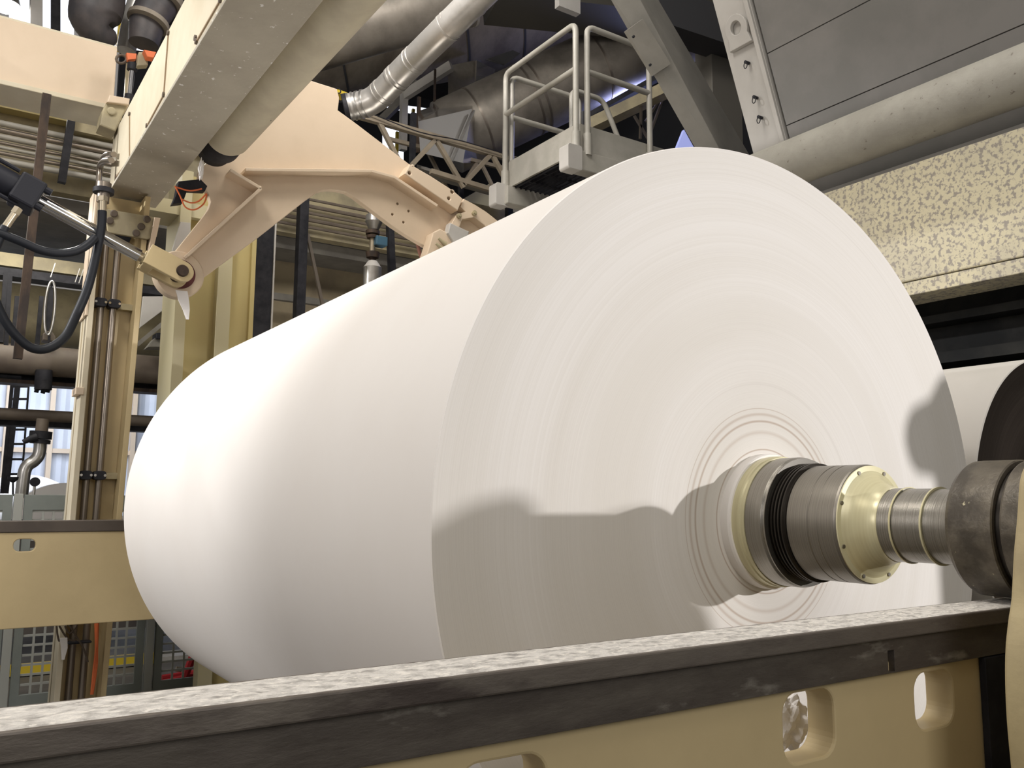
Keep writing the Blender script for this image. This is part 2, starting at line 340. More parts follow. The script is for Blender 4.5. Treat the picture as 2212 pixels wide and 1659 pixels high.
# ------------------------------------------------------------------ reel drum on the right
dr = thing('reel_drum', 'dark turned steel drum wrapped with paper behind the big roll at the right', 'drum', (5.15, 2.34, -.05))
V, Fc = g_lathe((5.15, 0, -.05), [(2.34, .835), (2.345, .84), (7.2, .84)], 192, cap=False); finish('paper_wrap', V, Fc, mat('shaded_paper_web', (.66,.635,.60), .75, col2=(.62,.60,.56), scale=.8, spec=.2), dr, True)  # wrap paper greyed in its colour to look half shaded
finish('end_face', *g_lathe((5.15, 0, -.05), [(2.37,.83), (2.345,.833), (2.342,.80), (2.35,.3), (2.34,.25), (2.0,.25), (2.0,.001)], 128, cap=False), M['drumface'], dr, True)
finish('drum_stub', *g_lathe((5.15, 0, -.05), [(7.1,.3), (7.6,.3), (7.6,.001)], 32), M['turned_dark'], dr, True)
finish('stand', *g_box((4.9, 1.75, FLOOR), (5.4, 2.05, -.2)), M['cream'], dr, bevel=.01)

# ------------------------------------------------------------------ hood (right)
hd = thing('hood_girder', 'long cream girder with flaking mottled paint above the drum at the right', 'girder', (5.6, 3, 1.4))
finish('face_panel', *g_box((5.6, -1.0, 1.52), (5.66, 8.5, 2.352)), M['speck'], hd, bevel=.01)
finish('lower_lip', *g_box((5.6, -1.0, 1.416), (5.92, 8.5, 1.512)), M['speck'], hd, bevel=.006)
finish('joint', *g_box((5.625, -1.0, 1.505), (5.66, 8.5, 1.525)), M['black'], hd)
finish('back_plate', *g_box((5.9, -1.0, 1.44), (5.94, 8.5, 2.5)), M['greyl'], hd)
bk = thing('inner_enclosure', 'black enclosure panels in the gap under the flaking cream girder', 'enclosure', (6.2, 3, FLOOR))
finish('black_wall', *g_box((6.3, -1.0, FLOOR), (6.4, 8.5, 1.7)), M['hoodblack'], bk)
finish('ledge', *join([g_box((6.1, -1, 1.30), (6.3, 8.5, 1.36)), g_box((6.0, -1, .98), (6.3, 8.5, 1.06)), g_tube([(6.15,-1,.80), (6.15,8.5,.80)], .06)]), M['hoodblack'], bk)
hp = thing('long_pipe', 'long dusty grey pipe with chipped spots running over the cream girder', 'pipe', (5.55, 3, 2.47))
finish('pipe_body', *g_lathe((5.56, 0, 2.668), [(-1, .001), (-1, .187), (8.3, .187), (8.3, .001)], 64, cap=False), M['pipe_dent'], hp, True)
for yy in (1.2, 7.2): finish('bracket', *g_box((5.5, yy, 2.36), (5.9, yy+.06, 2.52)), M['greyl'], hp)
A = PY(1703, 305, 4.57); B = PY(1623, 0, 4.57)
sl = (B[0]-A[0])/(B[2]-A[2])
def hx(z): return A[0]+(z-A[2])*sl
zt = 6.2; zb = 2.33
hw = thing('exhaust_hood', 'large leaning grey sheet metal hood panel filling the upper right', 'hood', (5.9, 3, zb))
def slab_(y0, y1, z0, z1, d0=0, d1=.05):
    return g_prism([(hx(z0)+d0, y0, z0), (hx(z0)+d1, y0, z0), (hx(z1)+d1, y0, z1), (hx(z1)+d0, y0, z1)], [(hx(z0)+d0, y1, z0), (hx(z0)+d1, y1, z0), (hx(z1)+d1, y1, z1), (hx(z1)+d0, y1, z1)])
s1 = 3.09  # seam heights
def seamz(px_, py_):
    z = 3.0
    for _ in range(30): p = PX(px_, py_, hx(z)); z = p[2]
    return z
za, zc2 = seamz(1950, 164), seamz(1770, 57)
finish('lower_sheet', *slab_(-1, 4.55, zb, za-.004), M['grey'], hw)
finish('middle_sheet', *slab_(-1, 4.55, za+.004, zc2-.004), M['grey'], hw)
finish('upper_sheet', *slab_(-1, 4.55, zc2+.004, zt), M['grey'], hw)
finish('backing', *slab_(-1, 4.9, zb, zt, .05, .12), M['black'], hw)
ep = thing('hood_end_post', 'pale leaning end post of the hood with a lifting eye and small pins', 'post', (5.8, 4.8, zb))
finish('post_plate', *slab_(4.575, 4.93, zb, zt, -.02, .04), M['greyl'], ep, bevel=.004)
finish('edge_strip', *slab_(4.578, 4.62, zb, zt, -.05, -.01), M['greyl'], ep, bevel=.004)
def onpost(x, y, off=-.03):
    z = 4.0
    for _ in range(30): p = PX(x, y, hx(z)+off); z = p[2]
    return Vector(p)
for (x, y) in ((1618,137), (1636,212), (1646,255)):
    p = onpost(x, y); pn = finish('pin', *g_tube([p+Vector((0,0,0)), p+Vector((-.05,0,0))], .014, 10), M['black'], ep)
    finish('pin_ring', *g_tube([p+Vector((-.045, .018*math.cos(a), -.03+.028*math.sin(a))) for a in np.linspace(0, 2*math.pi, 13)[:-1]], .004, 6, closed=True), M['black'], pn)
p = onpost(1597, 66, -.02)
ring_o = [(p.y+.115*math.cos(a), p.z+.115*math.sin(a)) for a in np.linspace(math.radians(-30), math.radians(210), 18)]+[(p.y-.12, p.z-.14), (p.y+.12, p.z-.14)]
V, Fc = g_plate(ring_o, [circ(p.y, p.z+.01, .055)], .035, .004, lambda a, b, c: (hx(b)-.045+c, a, b)); finish('lifting_eye', V, Fc, M['greyl'], ep)

# brace in front of the platform
def ln(P): return [PY(x, y, v) for x, y, v in P]
bc = thing('diagonal_brace', 'heavy grey box section brace slanting down behind the roll left of the hood', 'brace', PY(1560, 330, 5.6))
l0 = ln([(1300,-35,5.6), (1365,-35,5.45), (1402,-35,5.8)]); l0.append((l0[2][0]-.0, l0[0][1]+.45, l0[0][2]+.1))
l1 = ln([(1530,370,5.6), (1580,370,5.45), (1640,370,5.8)]); l1.append((l1[2][0], l1[0][1]+.45, l1[0][2]+.1))
finish('box_section', *g_prism(l0, l1), mat('brace_paint', (.27,.255,.225), .5, col2=(.22,.21,.185), scale=2), bc, bevel=.006)
k0 = ln([(1352,66,5.58), (1389,40,5.43)]); k1 = ln([(1412,163,5.58), (1450,138,5.43)])
cvp = finish('splice_plate', *g_prism([k0[0], k0[1], (k0[1][0], k0[1][1]+.03, k0[1][2]), (k0[0][0], k0[0][1]+.03, k0[0][2])], [k1[0], k1[1], (k1[1][0], k1[1][1]+.03, k1[1][2]), (k1[0][0], k1[0][1]+.03, k1[0][2])]), bpy.data.materials['brace_paint'], bc, bevel=.003)
for (x, y) in ((1367,80), (1392,62), (1403,141), (1429,124)):
    q = PY(x, y, 5.5); boltY(q[0], q[2], q[1], .012, bc, M['black'])
# dark structure behind
st = thing('roof_column', 'dull grey steel column behind the diagonal brace', 'column', (7.5, 7.6, FLOOR))
q0 = PY(1536, 75, 7.6); q1 = PY(1588, 75, 7.6)
finish('shaft', *g_box((q0[0], 7.6, FLOOR), (q1[0]+.1, 7.9, q0[2])), mat('dim_column', (.14,.13,.11), .6), st, bevel=.01)
finish('head_beam', *g_bar(PY(1400, 20, 7.5), PY(1620, 95, 7.5), .4, .5), M['ceil'], st)

# ------------------------------------------------------------------ railed platform
X0, X1, YF, YB = 5.47, 6.75, 7.0, 8.35
pf = thing('railed_platform', 'raised grey steel platform with white tube handrails left of the diagonal brace', 'platform', (X0, YF, 3.3))
ZT = PY(1258, 268, YF)[2]; ZB = PY(1258, 330, YF)[2]; ZL = ZB-.22
finish('front_skirt', *g_box((X0+.05, YF, ZB), (X1, YF+.03, ZT)), M['rail_post'], pf, bevel=.004)
finish('side_skirt', *g_box((X0+.02, YF+.04, ZB), (X0+.05, YB, ZT)), M['rail_post'], pf, bevel=.004)
finish('deck_grating', *join([g_box((X0+.06+.07*k, YF+.04, ZB-.02), (X0+.075+.07*k, YB, ZB+.04)) for k in range(17)]+[g_box((X0+.06, YF+.1+.3*k, ZB-.01), (X1-.1, YF+.13+.3*k, ZB+.03)) for k in range(5)]), M['black'], pf)
for nm, a, b in (('front_channel', (X0-.05, YF-.06, ZL), (X1, YF+.1, ZB+.0)), ('rear_channel', (X0-.05, YB-.1, ZL), (X1, YB+.06, ZB))):
    finish(nm, *g_box(a, b), M['rail_post'], pf, bevel=.01)
rr_ = .033
def zrail(p): return p
ztop = PY(1240, 52, YF)[2]; zmid = PY(1240, 150, YF)[2]
def loop(pts, name='handrail', r=rr_):
    return finish(name, *g_tube(pts, r, 12), M['rail_post'], pf, True)
def bend(a, b, c, n=6, rad=.1):
    a, b, c = Vector(a), Vector(b), Vector(c); p = b+(a-b).normalized()*rad; q = b+(c-b).normalized()*rad
    return [tuple((1-t)**2*p+2*t*(1-t)*b+t*t*q) for t in np.linspace(0, 1, n)]
xs = X0-.02
lp = [(xs, YF-.02, ZT-.32)]+bend((xs, YF-.02, ZT), (xs, YF-.02, ztop), (xs, YB, ztop))+bend((xs, YF, ztop), (xs, YB, ztop), (xs, YB, ZT))+[(xs, YB, ZT-.55)]
h1 = loop(lp); finish('knee_rail', *g_tube([(xs, YF-.02, zmid), (xs, YB, zmid)], rr_, 12), M['rail_post'], h1, True)
xf = X0+.12; yf = YF-.04; xe = PY(1404, 300, yf)[0]
lp = [(xf, yf, ZT-.30)]+bend((xf, yf, ZT), (xf, yf, ztop), (xe, yf, ztop))+bend((xf, yf, ztop), (xe, yf, ztop), (xe, yf, ZT))+[(xe, yf, ZT-.25)]
h2 = loop(lp); finish('knee_rail', *g_tube([(xf, yf, zmid), (xe, yf, zmid)], rr_, 12), M['rail_post'], h2, True)
lp = [(xs+.1, YB+.02, ZT-.3)]+bend((xs+.1, YB+.02, ZT), (xs+.1, YB+.02, ztop), (xe+.1, YB+.02, ztop))+bend((xs, YB+.02, ztop), (xe+.1, YB+.02, ztop), (xe+.1, YB+.02, ZT))+[(xe+.1, YB+.02, ZT-.2)]
h3 = loop(lp); finish('knee_rail', *g_tube([(xs+.1, YB+.02, zmid), (xe+.1, YB+.02, zmid)], rr_, 12), M['rail_post'], h3, True)
lp = [(X0+.75, YB-.3, ZT-.1)]+bend((X0+.75, YB-.3, ZT), (X0+.75, YB-.3, ZT+1.0), (X0+1.25, YB-.3, ZT+1.0), rad=.12)+bend((X0+.75, YB-.3, ZT+1.0), (X0+1.25, YB-.3, ZT+1.0), (X0+1.8, YB-.3, ZT), rad=.12)+[(X0+1.9, YB-.3, ZT-.2)]
loop(lp, 'stair_rail')
for (sx, sy) in ((xs, YF-.02), (xs, YB), (xf, yf), (xe, yf)):
    finish('post_socket', *g_lathe((sx, sy, 0), [(ZT-.36,.025), (ZT-.36,.048), (ZT-.12,.048), (ZT-.12,.02)], 16, axis='Z'), M['rail_post'], pf, True)
for yy in (YF-.06, YB-.02):
    c = rrect(X0-.17, ZL-.02, X0+.02, ZB+.03, .03)
    finish('channel_cap', *plateY(c, [], yy-.02, yy+.14, .004), M['greyl'], pf)
finish('hanger', *g_bar((X1-.1, YB, ZB), (X1-.1, YB, 4.9), .1), M['ceil'], pf)

# ------------------------------------------------------------------ far rail
fr = thing('far_rail', 'far cream rail beam with a dark steel top strip left behind the big roll', 'rail', (1.5, 8.3, FLOOR))
def zf(x, y): return PY(x, y, 8.2)[2]
zt_, zm_, zl_ = zf(136, 1124.5), zf(136, 1149), zf(170, 1349)
finish('rail_cap', *g_box((-2, 8.19, zm_), (6.0, 8.42, zt_)), mat('far_rail_steel', (.085,.07,.06), .5, .3, col2=(.11,.09,.075), scale=3), fr, bevel=.006)
hx0, hz0, _h = PY(28, 1192, 8.2)[0], PY(28, 1192, 8.2)[2], 0; hx1, hz1 = PY(78, 1164, 8.2)[0], PY(78, 1164, 8.2)[2]
gx0, gz0, gx1, gz1 = PY(271, 1182, 8.2)[0], PY(271, 1182, 8.2)[2], PY(320, 1154, 8.2)[0], PY(320, 1154, 8.2)[2]
finish('web_plate', *plateY([(-2, zl_), (6.0, zl_), (6.0, zm_), (-2, zm_)], [rrect(hx0, hz0, hx1, hz1, .045), rrect(gx0, gz0, gx1, gz1, .045)], 8.2, 8.26, .006), M['cream'], fr)
finish('rear_flange', *g_box((-2, 8.26, zl_), (6.0, 8.4, zl_+.04)), M['cream'], fr)
finish('support_leg', *g_box((-1.6, 8.25, FLOOR), (-1.3, 8.5, zl_)), M['cream'], fr)
finish('support_leg', *g_box((4.4, 8.25, FLOOR), (4.8, 8.5, zl_)), M['cream'], fr)

# ------------------------------------------------------------------ machine column with two pipes
def col_x(zlo, pts): pass
c1 = thing('machine_column', 'tall cream steel column under the end of the overhead box beam', 'column', (1.3, 9.2, FLOOR))
Yc = 8.9
T_ = [PY(204, 400, Yc), PY(344, 472, Yc)]; B_ = [PY(136, 1120, Yc), PY(265, 1112, Yc)]
def cx_(side, z):     # the measured lean of the column edges
    t, b = T_[side], B_[side]; k = (z-b[2])/(t[2]-b[2]); k = min(k, 1.0); return b[0]+(t[0]-b[0])*k*(.45 if side else .75)
def colprism(o0, o1, side, y0, y1, z0, z1):
    return g_prism([(cx_(side, z0)+o0, y0, z0), (cx_(side, z0)+o1, y0, z0), (cx_(side, z0)+o1, y1, z0), (cx_(side, z0)+o0, y1, z0)],
                   [(cx_(side, z1)+o0, y0, z1), (cx_(side, z1)+o1, y0, z1), (cx_(side, z1)+o1, y1, z1), (cx_(side, z1)+o0, y1, z1)])
ZC = 2.93
offL = .055
finish('left_flange', *colprism(offL, offL+.05, 0, Yc, Yc+.42, FLOOR, ZC), M['beamp'], c1, bevel=.005)
finish('right_flange', *colprism(-.05, 0, 1, Yc, Yc+.42, FLOOR, ZC), M['cream'], c1, bevel=.005)
mid = lambda z: (cx_(0, z)+offL, cx_(1, z))
def webp(y0, y1, z0, z1):
    a, b = mid(z0), mid(z1); return g_prism([(a[0], y0, z0), (a[1], y0, z0), (a[1], y1, z0), (a[0], y1, z0)], [(b[0], y0, z1), (b[1], y0, z1), (b[1], y1, z1), (b[0], y1, z1)])
finish('web', *webp(Yc+.24, Yc+.30, FLOOR, ZC), M['cream'], c1)
finish('side_ledge', *g_box((cx_(0, 1.2)+offL-.05, Yc-.02, PY(160, 852, Yc)[2]), (cx_(0, 1.2)+offL+.02, Yc+.25, PY(160, 836, Yc)[2])), M['arm'], c1, bevel=.006)
finish('stiffener', *colprism(offL-.02, offL+.0, 0, Yc-.01, Yc+.4, PY(180, 680, Yc)[2], ZC), M['arm'], c1, bevel=.004)
hp_ = px2([(226,452), (346,472), (338,512), (318,518), (232,503)], Yc-.02)
hpl = finish('head_plate', *plateY(hp_, [], Yc-.04, Yc+.0, .006), M['cream_dull'], c1)
for (x, y) in ((246,462), (237,477), (317,474), (305,490), (294,504)):
    q = PY(x, y, Yc-.04); boltY(q[0], q[2], q[1], .035, hpl, mat('bolt_brown', (.10,.075,.055), .6) if 'bolt_brown' not in bpy.data.materials else bpy.data.materials['bolt_brown'])
finish('gusset', *plateY(px2([(333,470),(346,472),(324,568),(316,562)], Yc-.05), [], Yc-.07, Yc+.3, .004), M['arm'], c1)
finish('shade_plate', *plateY(px2([(230,500),(286,508),(276,530),(232,522)], Yc+.22), [], Yc+.20, Yc+.235, .002), M['black'], c1)  # black plate in place of the shade inside the column
M['boltb'] = bpy.data.materials['bolt_brown']
# two pipes
zz0, zz1 = -2.25, PY(232, 520, 8.95)[2]
pipes = []
for k, (xt, xb, nm) in enumerate(((229, 180, 'left'), (256, 208, 'right'))):
    a = PY(xt, 520, 9.02); b = PY(xb, 1110, 9.02)
    d = Vector(a)-Vector(b); e0 = Vector(b)+d*((FLOOR-b[2])/d.z)
    pp = tag(finish('hydraulic_pipe', *g_tube([tuple(e0), a], .032, 14), M['pipe_steel'], smooth=True), '%s of two thin vertical steel pipes clamped inside the cream column channel' % ('left' if k == 0 else 'right'), 'pipe')
for k, (x, y, lb) in enumerate(((233,650,'upper'), (201,1026,'lower'))):
    a = PY(x-30, y, 8.94); b = PY(x+30, y+2, 8.94)
    cl = thing('pipe_clamp', 'black double pipe clamp on the cream column, %s one' % lb, 'clamp', a)
    finish('strap', *g_box((PY(x+10, y, 9.05)[0], 9.05, a[2]-.03), (PY(x+55, y, 9.1)[0], 9.12, a[2]+.03)), M['cream_dull'], cl)
    for j in (0, 1):
        m0 = a[0]+(b[0]-a[0])*(.5*j)+.004; m1 = a[0]+(b[0]-a[0])*(.5*j+.5)-.004
        bl = finish('clamp_block', *plateY(rrect(m0, a[2]-.042, m1, a[2]+.042, .03), [], 8.94, 9.08, .006), M['black'], cl)
        for t in (.12, .88): finish('screw', *g_lathe((m0+(m1-m0)*t, 0, a[2]), [(8.94,.012), (8.932,.012), (8.932,.001)], 10), M['chrome'], bl)

# ------------------------------------------------------------------ cross beam + torque tube
x1, x2, z1_, z0_ = 1.312, 1.741, 2.955, 3.63
cb = thing('cross_beam', 'big cream box beam with speckled underside coming overhead from the left column', 'beam', (1.5, 9.2, 2.95))
finish('side_face', *g_prism([(x1, 1.0, z1_+.03), (x1, 9.3, z1_+.03), (x1+.0, 9.3, z0_), (x1, 1.0, z0_)], [(x2, 1.0, z1_+.03), (x2, 9.3, z1_+.03), (x2, 9.3, z0_), (x2, 1.0, z0_)]), M['beamp'], cb, bevel=.006)
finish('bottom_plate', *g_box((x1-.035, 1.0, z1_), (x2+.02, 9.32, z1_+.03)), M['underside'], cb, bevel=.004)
finish('edge_weld', *g_box((x1-.012, 1.0, z1_+.03), (x1, 9.3, z1_+.07)), M['white'], cb)
def onside(x, y): return PX(x, y, x1)
for pts in ([(281,247+0), (281,345), (252,382)], [(365,72), (355,205), (319,272)], [(478,0), (426,90), (424,83)]):
    Q = [Vector(onside(*p))+Vector((-.004,0,0)) for p in pts]
    cvr = finish('cover_edge', *join([g_bar(Q[i], Q[i+1], .012, .012) for i in range(len(Q)-1)]), mat('seam_brown', (.30,.22,.14), .7) if 'seam_brown' not in bpy.data.materials else bpy.data.materials['seam_brown'], cb)
    for q in Q: finish('screw', *g_lathe((0, q.y, q.z), [(x1+.0,.022), (x1-.015,.022), (x1-.015,.001)], 8, axis='X'), M['boltb'], cvr)
# two small steel tubes bent over the beam end
for k, dx in enumerate((0, 14)):
    pts = [onside(258, 336+dx), onside(240, 338+dx), onside(231, 352+dx*.8), onside(226+dx*.3, 380), onside(224+dx*.3, 412)]
    pts = [(p[0]-.05-.02*k, p[1], p[2]) for p in pts]
    tag(finish('bent_tube', *g_tube(pts, .028, 12, smooth=5), M['pipe_steel'], smooth=True), '%s bent steel tube looping over the white end of the cross beam' % ('upper' if k == 0 else 'lower'), 'tube')

TC = (1.965, 0, 3.155); TR = .205
tt = thing('torque_tube', 'thick round cream tube alongside the overhead beam, stained near its black end', 'tube', (1.965, 7.5, 2.95))
finish('tube_body', *g_lathe(TC, [(1.0,.001), (1.0, TR), (7.45, TR), (7.47, TR-.005), (7.47, .001)], 64, cap=False), M['tube'], tt, True)
finish('black_end', *g_lathe(TC, [(7.46,.17), (7.5,.185), (7.72,.19), (7.74,.17), (7.9,.16), (7.9,.001)], 48, cap=False), M['black'], tt, True)
cr = PY(650, 152, 4.9)
tag(crumple('torn_rag', PY(434, 366, 7.55), .07, M['scrap'], 'torn white rag hanging at the black end of the round cream tube', 9, (.4, .3, 1.6)), cat='rag')
def strip(name, pts, w, m, label, cat, parent=None):
    V = []; 
    for (p, ww) in zip(pts, w): V += [(p[0]-ww/2, p[1], p[2]), (p[0]+ww/2, p[1]-.01, p[2]), (p[0]+ww/2, p[1]+.004, p[2]), (p[0]-ww/2, p[1]+.012, p[2])]
    Fc = [(i*4+k, i*4+(k+1) % 4, i*4+4+(k+1) % 4, i*4+4+k) for i in range(len(pts)-1) for k in range(4)]+[(3,2,1,0), tuple(range(len(V)-4, len(V)))]
    return tag(finish(name, V, Fc, m), label, cat)
# black junction with orange cables behind tube end
jb = thing('cable_block', 'black cable entry with thin orange wires under the tube end', 'connector', PY(400, 440, 7.95))
finish('block', *plateY(px2([(383,395), (430,390), (445,405), (440,416), (402,414), (392,441), (369,444), (377,425)], 7.98), [], 7.93, 8.02, .006), M['black'], jb)
for w_ in ([(378,402), (390,425), (400,447), (420,453), (440,440), (447,420)], [(380,404), (410,412), (436,408)], [(392,430), (412,438), (430,434), (446,418)]):
    finish('wire', *g_tube([PY(x, y, 7.9) for x, y in w_], .007, 8, smooth=5), M['orange'], jb, True)

# ------------------------------------------------------------------ far side arm casting
Ya, Yb = 8.10, 8.18
am = thing('swing_arm', 'large pale cream cast arm curving over the far end of the roll', 'machine arm', PY(387, 593, 8.1))
ao = [(344,598),(350,613),(366,627),(387,632),(410,622),(440,600),(557,514),(612,471),(640,449),(663,431),(688,414),(700,410.5),(713,409.5),(730,411),(748,415),(765,425),(818,465),(848,488),(885,512),(923,534),(912,560),(1000,610),(1120,520),(1074,482),(1046,462),(1022,446),(999,433),(998,428),(978,412),(930,381),(885,355),(855,332),(763,262),(730,238),(733,212),(728,192),(690,180),(660,170),(560,200),(470,260),(455,340),(430,372),(428,392),(440,404),(450,418),(455,436),(450,452),(440,466),(413,500),(366,558),(350,578)]
aw = finish('arm_web', *plateY(px2(ao, Ya), [circ(*[PY(x, y, Ya)[i] for i in (0, 2)], .014, 12) for x, y in ((859,440),(883,456),(848,463),(872,480))]+[circ(*[PY(x, y, Ya)[i] for i in (0, 2)], .022, 14) for x, y in ((891,359),(884,374),(976,415),(969,429))], Ya, Yb, .006), M['arm'], am)
def rib(pts, name='rib', dep=.2, w=.03, m='arm'):
    Q = [PY(x, y, Ya) for x, y in pts]; P_ = []
    for a, b in zip(Q[:-1], Q[1:]):
        P_.append(g_box((0,0,0),(0,0,0)) if 0 else g_bar((a[0], Ya-dep/2+.01, a[2]), (b[0], Ya-dep/2+.01, b[2]), dep, w))
    return finish(name, *join(P_), M[m], am, bevel=.004)
rib([(487,378), (553,417), (396,560)], dep=.17)
rib([(520,377), (790,379), (838,392), (930,453)], dep=.17)
fl = px2([(923,372),(985,415),(1000,433),(992,452),(975,446),(950,430),(875,378),(885,355)], Ya)
fl = px2([(873,376),(885,355),(930,381),(978,412),(999,430),(988,455),(972,444)], Ya-.15)
finish('top_flange', *plateY(fl, [circ(*[PY(x, y, Ya-.15)[i] for i in (0, 2)], .02, 14) for x, y in ((891,359),(884,374),(976,415),(969,429))], Ya-.16, Ya, .008), M['arm'], am)
# boss at the lower tip
b0 = PY(386, 594, Ya)
finish('boss', *g_lathe((b0[0], 0, b0[2]), [(Yb,.1), (Yb,.215), (Ya-.03,.215), (Ya-.04,.205), (Ya-.04,.1)], 48), M['arm'], am, True)
tag(finish('boss_ring', *g_lathe((b0[0], 0, b0[2]), [(Ya-.035,.1), (Ya-.035,.135), (Ya-.05,.135), (Ya-.05,.1)], 48), M['maroon'], am, True), 'dark red ring')
# hook and latch at the right tip
Yh = Ya-.10
finish('hook_plate', *plateY(px2([(999,431),(1022,443),(1046,458),(1074,480),(1110,510),(1080,540),(1044,488),(1022,471),(996,475),(990,490),(984,510),(964,505),(975,480),(985,464),(1003,459),(992,448)], Yh), [], Yh-.03, Ya, .005), M['arm'], am)
for (x, y) in ((990,467), (1023,461)):
    q = PY(x, y, Yh-.03); bb = finish('pivot_pin', *g_lathe((q[0], 0, q[2]), [(q[1],.028), (q[1]-.03,.028), (q[1]-.03,.016), (q[1]-.045,.016), (q[1]-.045,.001)], 20), M['cream_dull'], am, True)
finish('lever_block', *plateY(px2([(963,486),(1004,505),(1000,520),(975,535),(958,508)], Yh), [], Yh-.10, Yh, .01), M['greyl'], am)
finish('end_block', *plateY(px2([(930,505),(945,497),(978,515),(960,560),(915,555),(923,530)], Yh), [], Yh-.06, Ya, .01), M['arm'], am)
for (x, y) in ((947,515), (942,526)):
    q = PY(x, y, Yh-.1); finish('lever_knob', *g_tube([q, (q[0]+.05, q[1], q[2]-.03), (q[0]+.09, q[1], q[2]-.05)], [.012, .022, .03], 10), M['cream_dull'], am, True)
# orange hose under the arm
tag(finish('drop_hose', *g_tube([PY(900, 520, 8.25), PY(905, 540, 8.25), PY(915, 575, 8.25)], .02, 10), mat('pink_hose', (.45,.22,.17), .6), smooth=True), 'thin reddish hose hanging under the tip of the cast arm', 'hose')
tag(strip('hanging_rag', [PY(392, 628, 8.05), PY(397, 650, 8.05), PY(402, 668, 8.05), PY(405, 690, 8.05)], [.10, .09, .06, .02], M['scrap'], 'white paper strip hanging from the lower tip of the cast arm', 'paper strip'), )

# ------------------------------------------------------------------ hydraulic cylinder
Yk = 7.95
hc = thing('hydraulic_cylinder', 'hydraulic cylinder with chromed rod pushing the cast arm at left', 'cylinder', PY(120, 450, Yk))
rA, rB = Vector(PY(66, 424, Yk)), Vector(PY(301, 553, Yk)); dv = (rB-rA).normalized()
finish('rod', *g_tube([rA, rB], .056, 32), M['chrome'], hc, True)
finish('rod_shoulder', *g_tube([rB-dv*.01, rB+dv*.05], .042, 24), M['brass'], hc, True)
finish('lock_nut', *g_tube([rB+dv*.03, rB+dv*.07], .06, 6), M['cream_dull'], hc)
tail = rA-dv*1.3
finish('barrel', *g_tube([tail, rA-dv*.10], .112, 40), M['blackcyl'], hc, True)
finish('tie_rod', *join([g_tube([tail+Vector((0, -.05, s*.14)), rA+Vector((0, -.05, s*.14))-dv*.1], .018, 8) for s in (-1, 1)]), M['blackcyl'], hc)
hdv = Vector((dv.z, 0, -dv.x))
def orient_box(c, d, hl, hw_, hd_):
    n = Vector((-d.z, 0, d.x)); c = Vector(c)
    return g_prism([tuple(c+d*hl*i+n*hw_*j+Vector((0, -hd_, 0))) for i, j in ((-1,-1), (1,-1), (1,1), (-1,1))], [tuple(c+d*hl*i+n*hw_*j+Vector((0, hd_, 0))) for i, j in ((-1,-1), (1,-1), (1,1), (-1,1))])
hdb = finish('cylinder_head', *orient_box(rA-dv*.03, dv, .10, .125, .14), M['blackcyl'], hc, bevel=.02)
for s in (-.08, .08): finish('head_bolt', *g_tube([rA+dv*.06+Vector((-dv.z*s, -.1, dv.x*s)), rA+dv*.12+Vector((-dv.z*s, -.1, dv.x*s))], .03, 8), M['blackcyl'], hdb)
cp = PY(385, 593, Yk-.05)
dc = (Vector((cp[0], Yk-.05, cp[2]))-Vector(PY(315, 556, Yk-.05))).normalized()
n_ = Vector((-dc.z, 0, dc.x))
for yy, nm in ((Yk-.20, 'clevis_plate'), (Yk+.04, 'clevis_plate')):
    c = Vector((cp[0], yy, cp[2])); o = [(c+n_*.092*math.cos(a)+dc*.10*math.sin(a)) for a in np.linspace(0, math.pi, 14)]
    o += [c-dc*.31-n_*.09, c-dc*.31+n_*.09]
    finish(nm, *plateY([(q.x, q.z) for q in o], [], yy, yy+.06, .006), M['cream'], hc)
c = Vector((cp[0], Yk-.05, cp[2]))
finish('clevis_body', *orient_box(c-dc*.255, dc, .045, .088, .135), M['cream'], hc, bevel=.01)
tag(finish('clevis_pin', *g_lathe((cp[0], 0, cp[2]), [(Yk-.225,.001), (Yk-.225,.045), (Yk-.215,.052), (Yk+.18,.052), (Yk+.18,.001)], 32, cap=False), M['rust'], hc, True), 'dark steel pivot pin')

# hoses
def hose(pts, Yv, r, label, fit=None):
    t = thing('hydraulic_hose', label, 'hose', PY(*pts[0], Yv))
    P_ = [PY(x, y, Yv) for x, y in pts]
    finish('hose_line', *g_tube(P_, r, 16, smooth=6), M['rubber'], t, True)
    for (a, b, rr) in fit or []:
        a = PY(*a, Yv); b = PY(*b, Yv); ft = finish('fitting', *g_tube([a, b], rr, 16), M['brass'], t, True)
        finish('hex_nut', *g_tube([a, tuple(Vector(a)+(Vector(b)-Vector(a))*.3)], rr*1.3, 6), M['brass'], ft)
    return t
hose([(221,456), (219,490), (210,540), (190,620), (165,680), (140,728), (105,752), (70,752), (38,728), (12,695), (-10,650)], 7.75, .036, 'long black hydraulic hose sagging in a wide loop in front of the cream column', [((222,425), (221,458), .032)])
hose([(-12,500), (10,508), (45,522), (90,541), (130,547), (165,542), (190,528), (206,512)], 7.7, .034, 'short black hydraulic hose crossing below the chromed rod', None)
hose([(12,490), (4,505), (-10,535)], 7.72, .036, 'black hose end hanging under the cylinder head at the left edge', [((40,450), (12,490), .028)])
vf = thing('hose_coupling', 'dark pipe coupling joining bent tubes to the black hose on the column', 'coupling', PY(226, 425, 7.9))
a = PY(224, 408, 7.85)
for nm, s0, s1_, r_ in (('collar', .05, .0, .06), ('flange', .0, -.04, .085), ('sleeve', -.04, -.12, .05)):
    finish(nm, *g_tube([(a[0], a[1], a[2]+s0), (a[0], a[1], a[2]+s1_)], r_, 12), M['pipe_steel'] if nm != 'flange' else M['black'], vf, True)

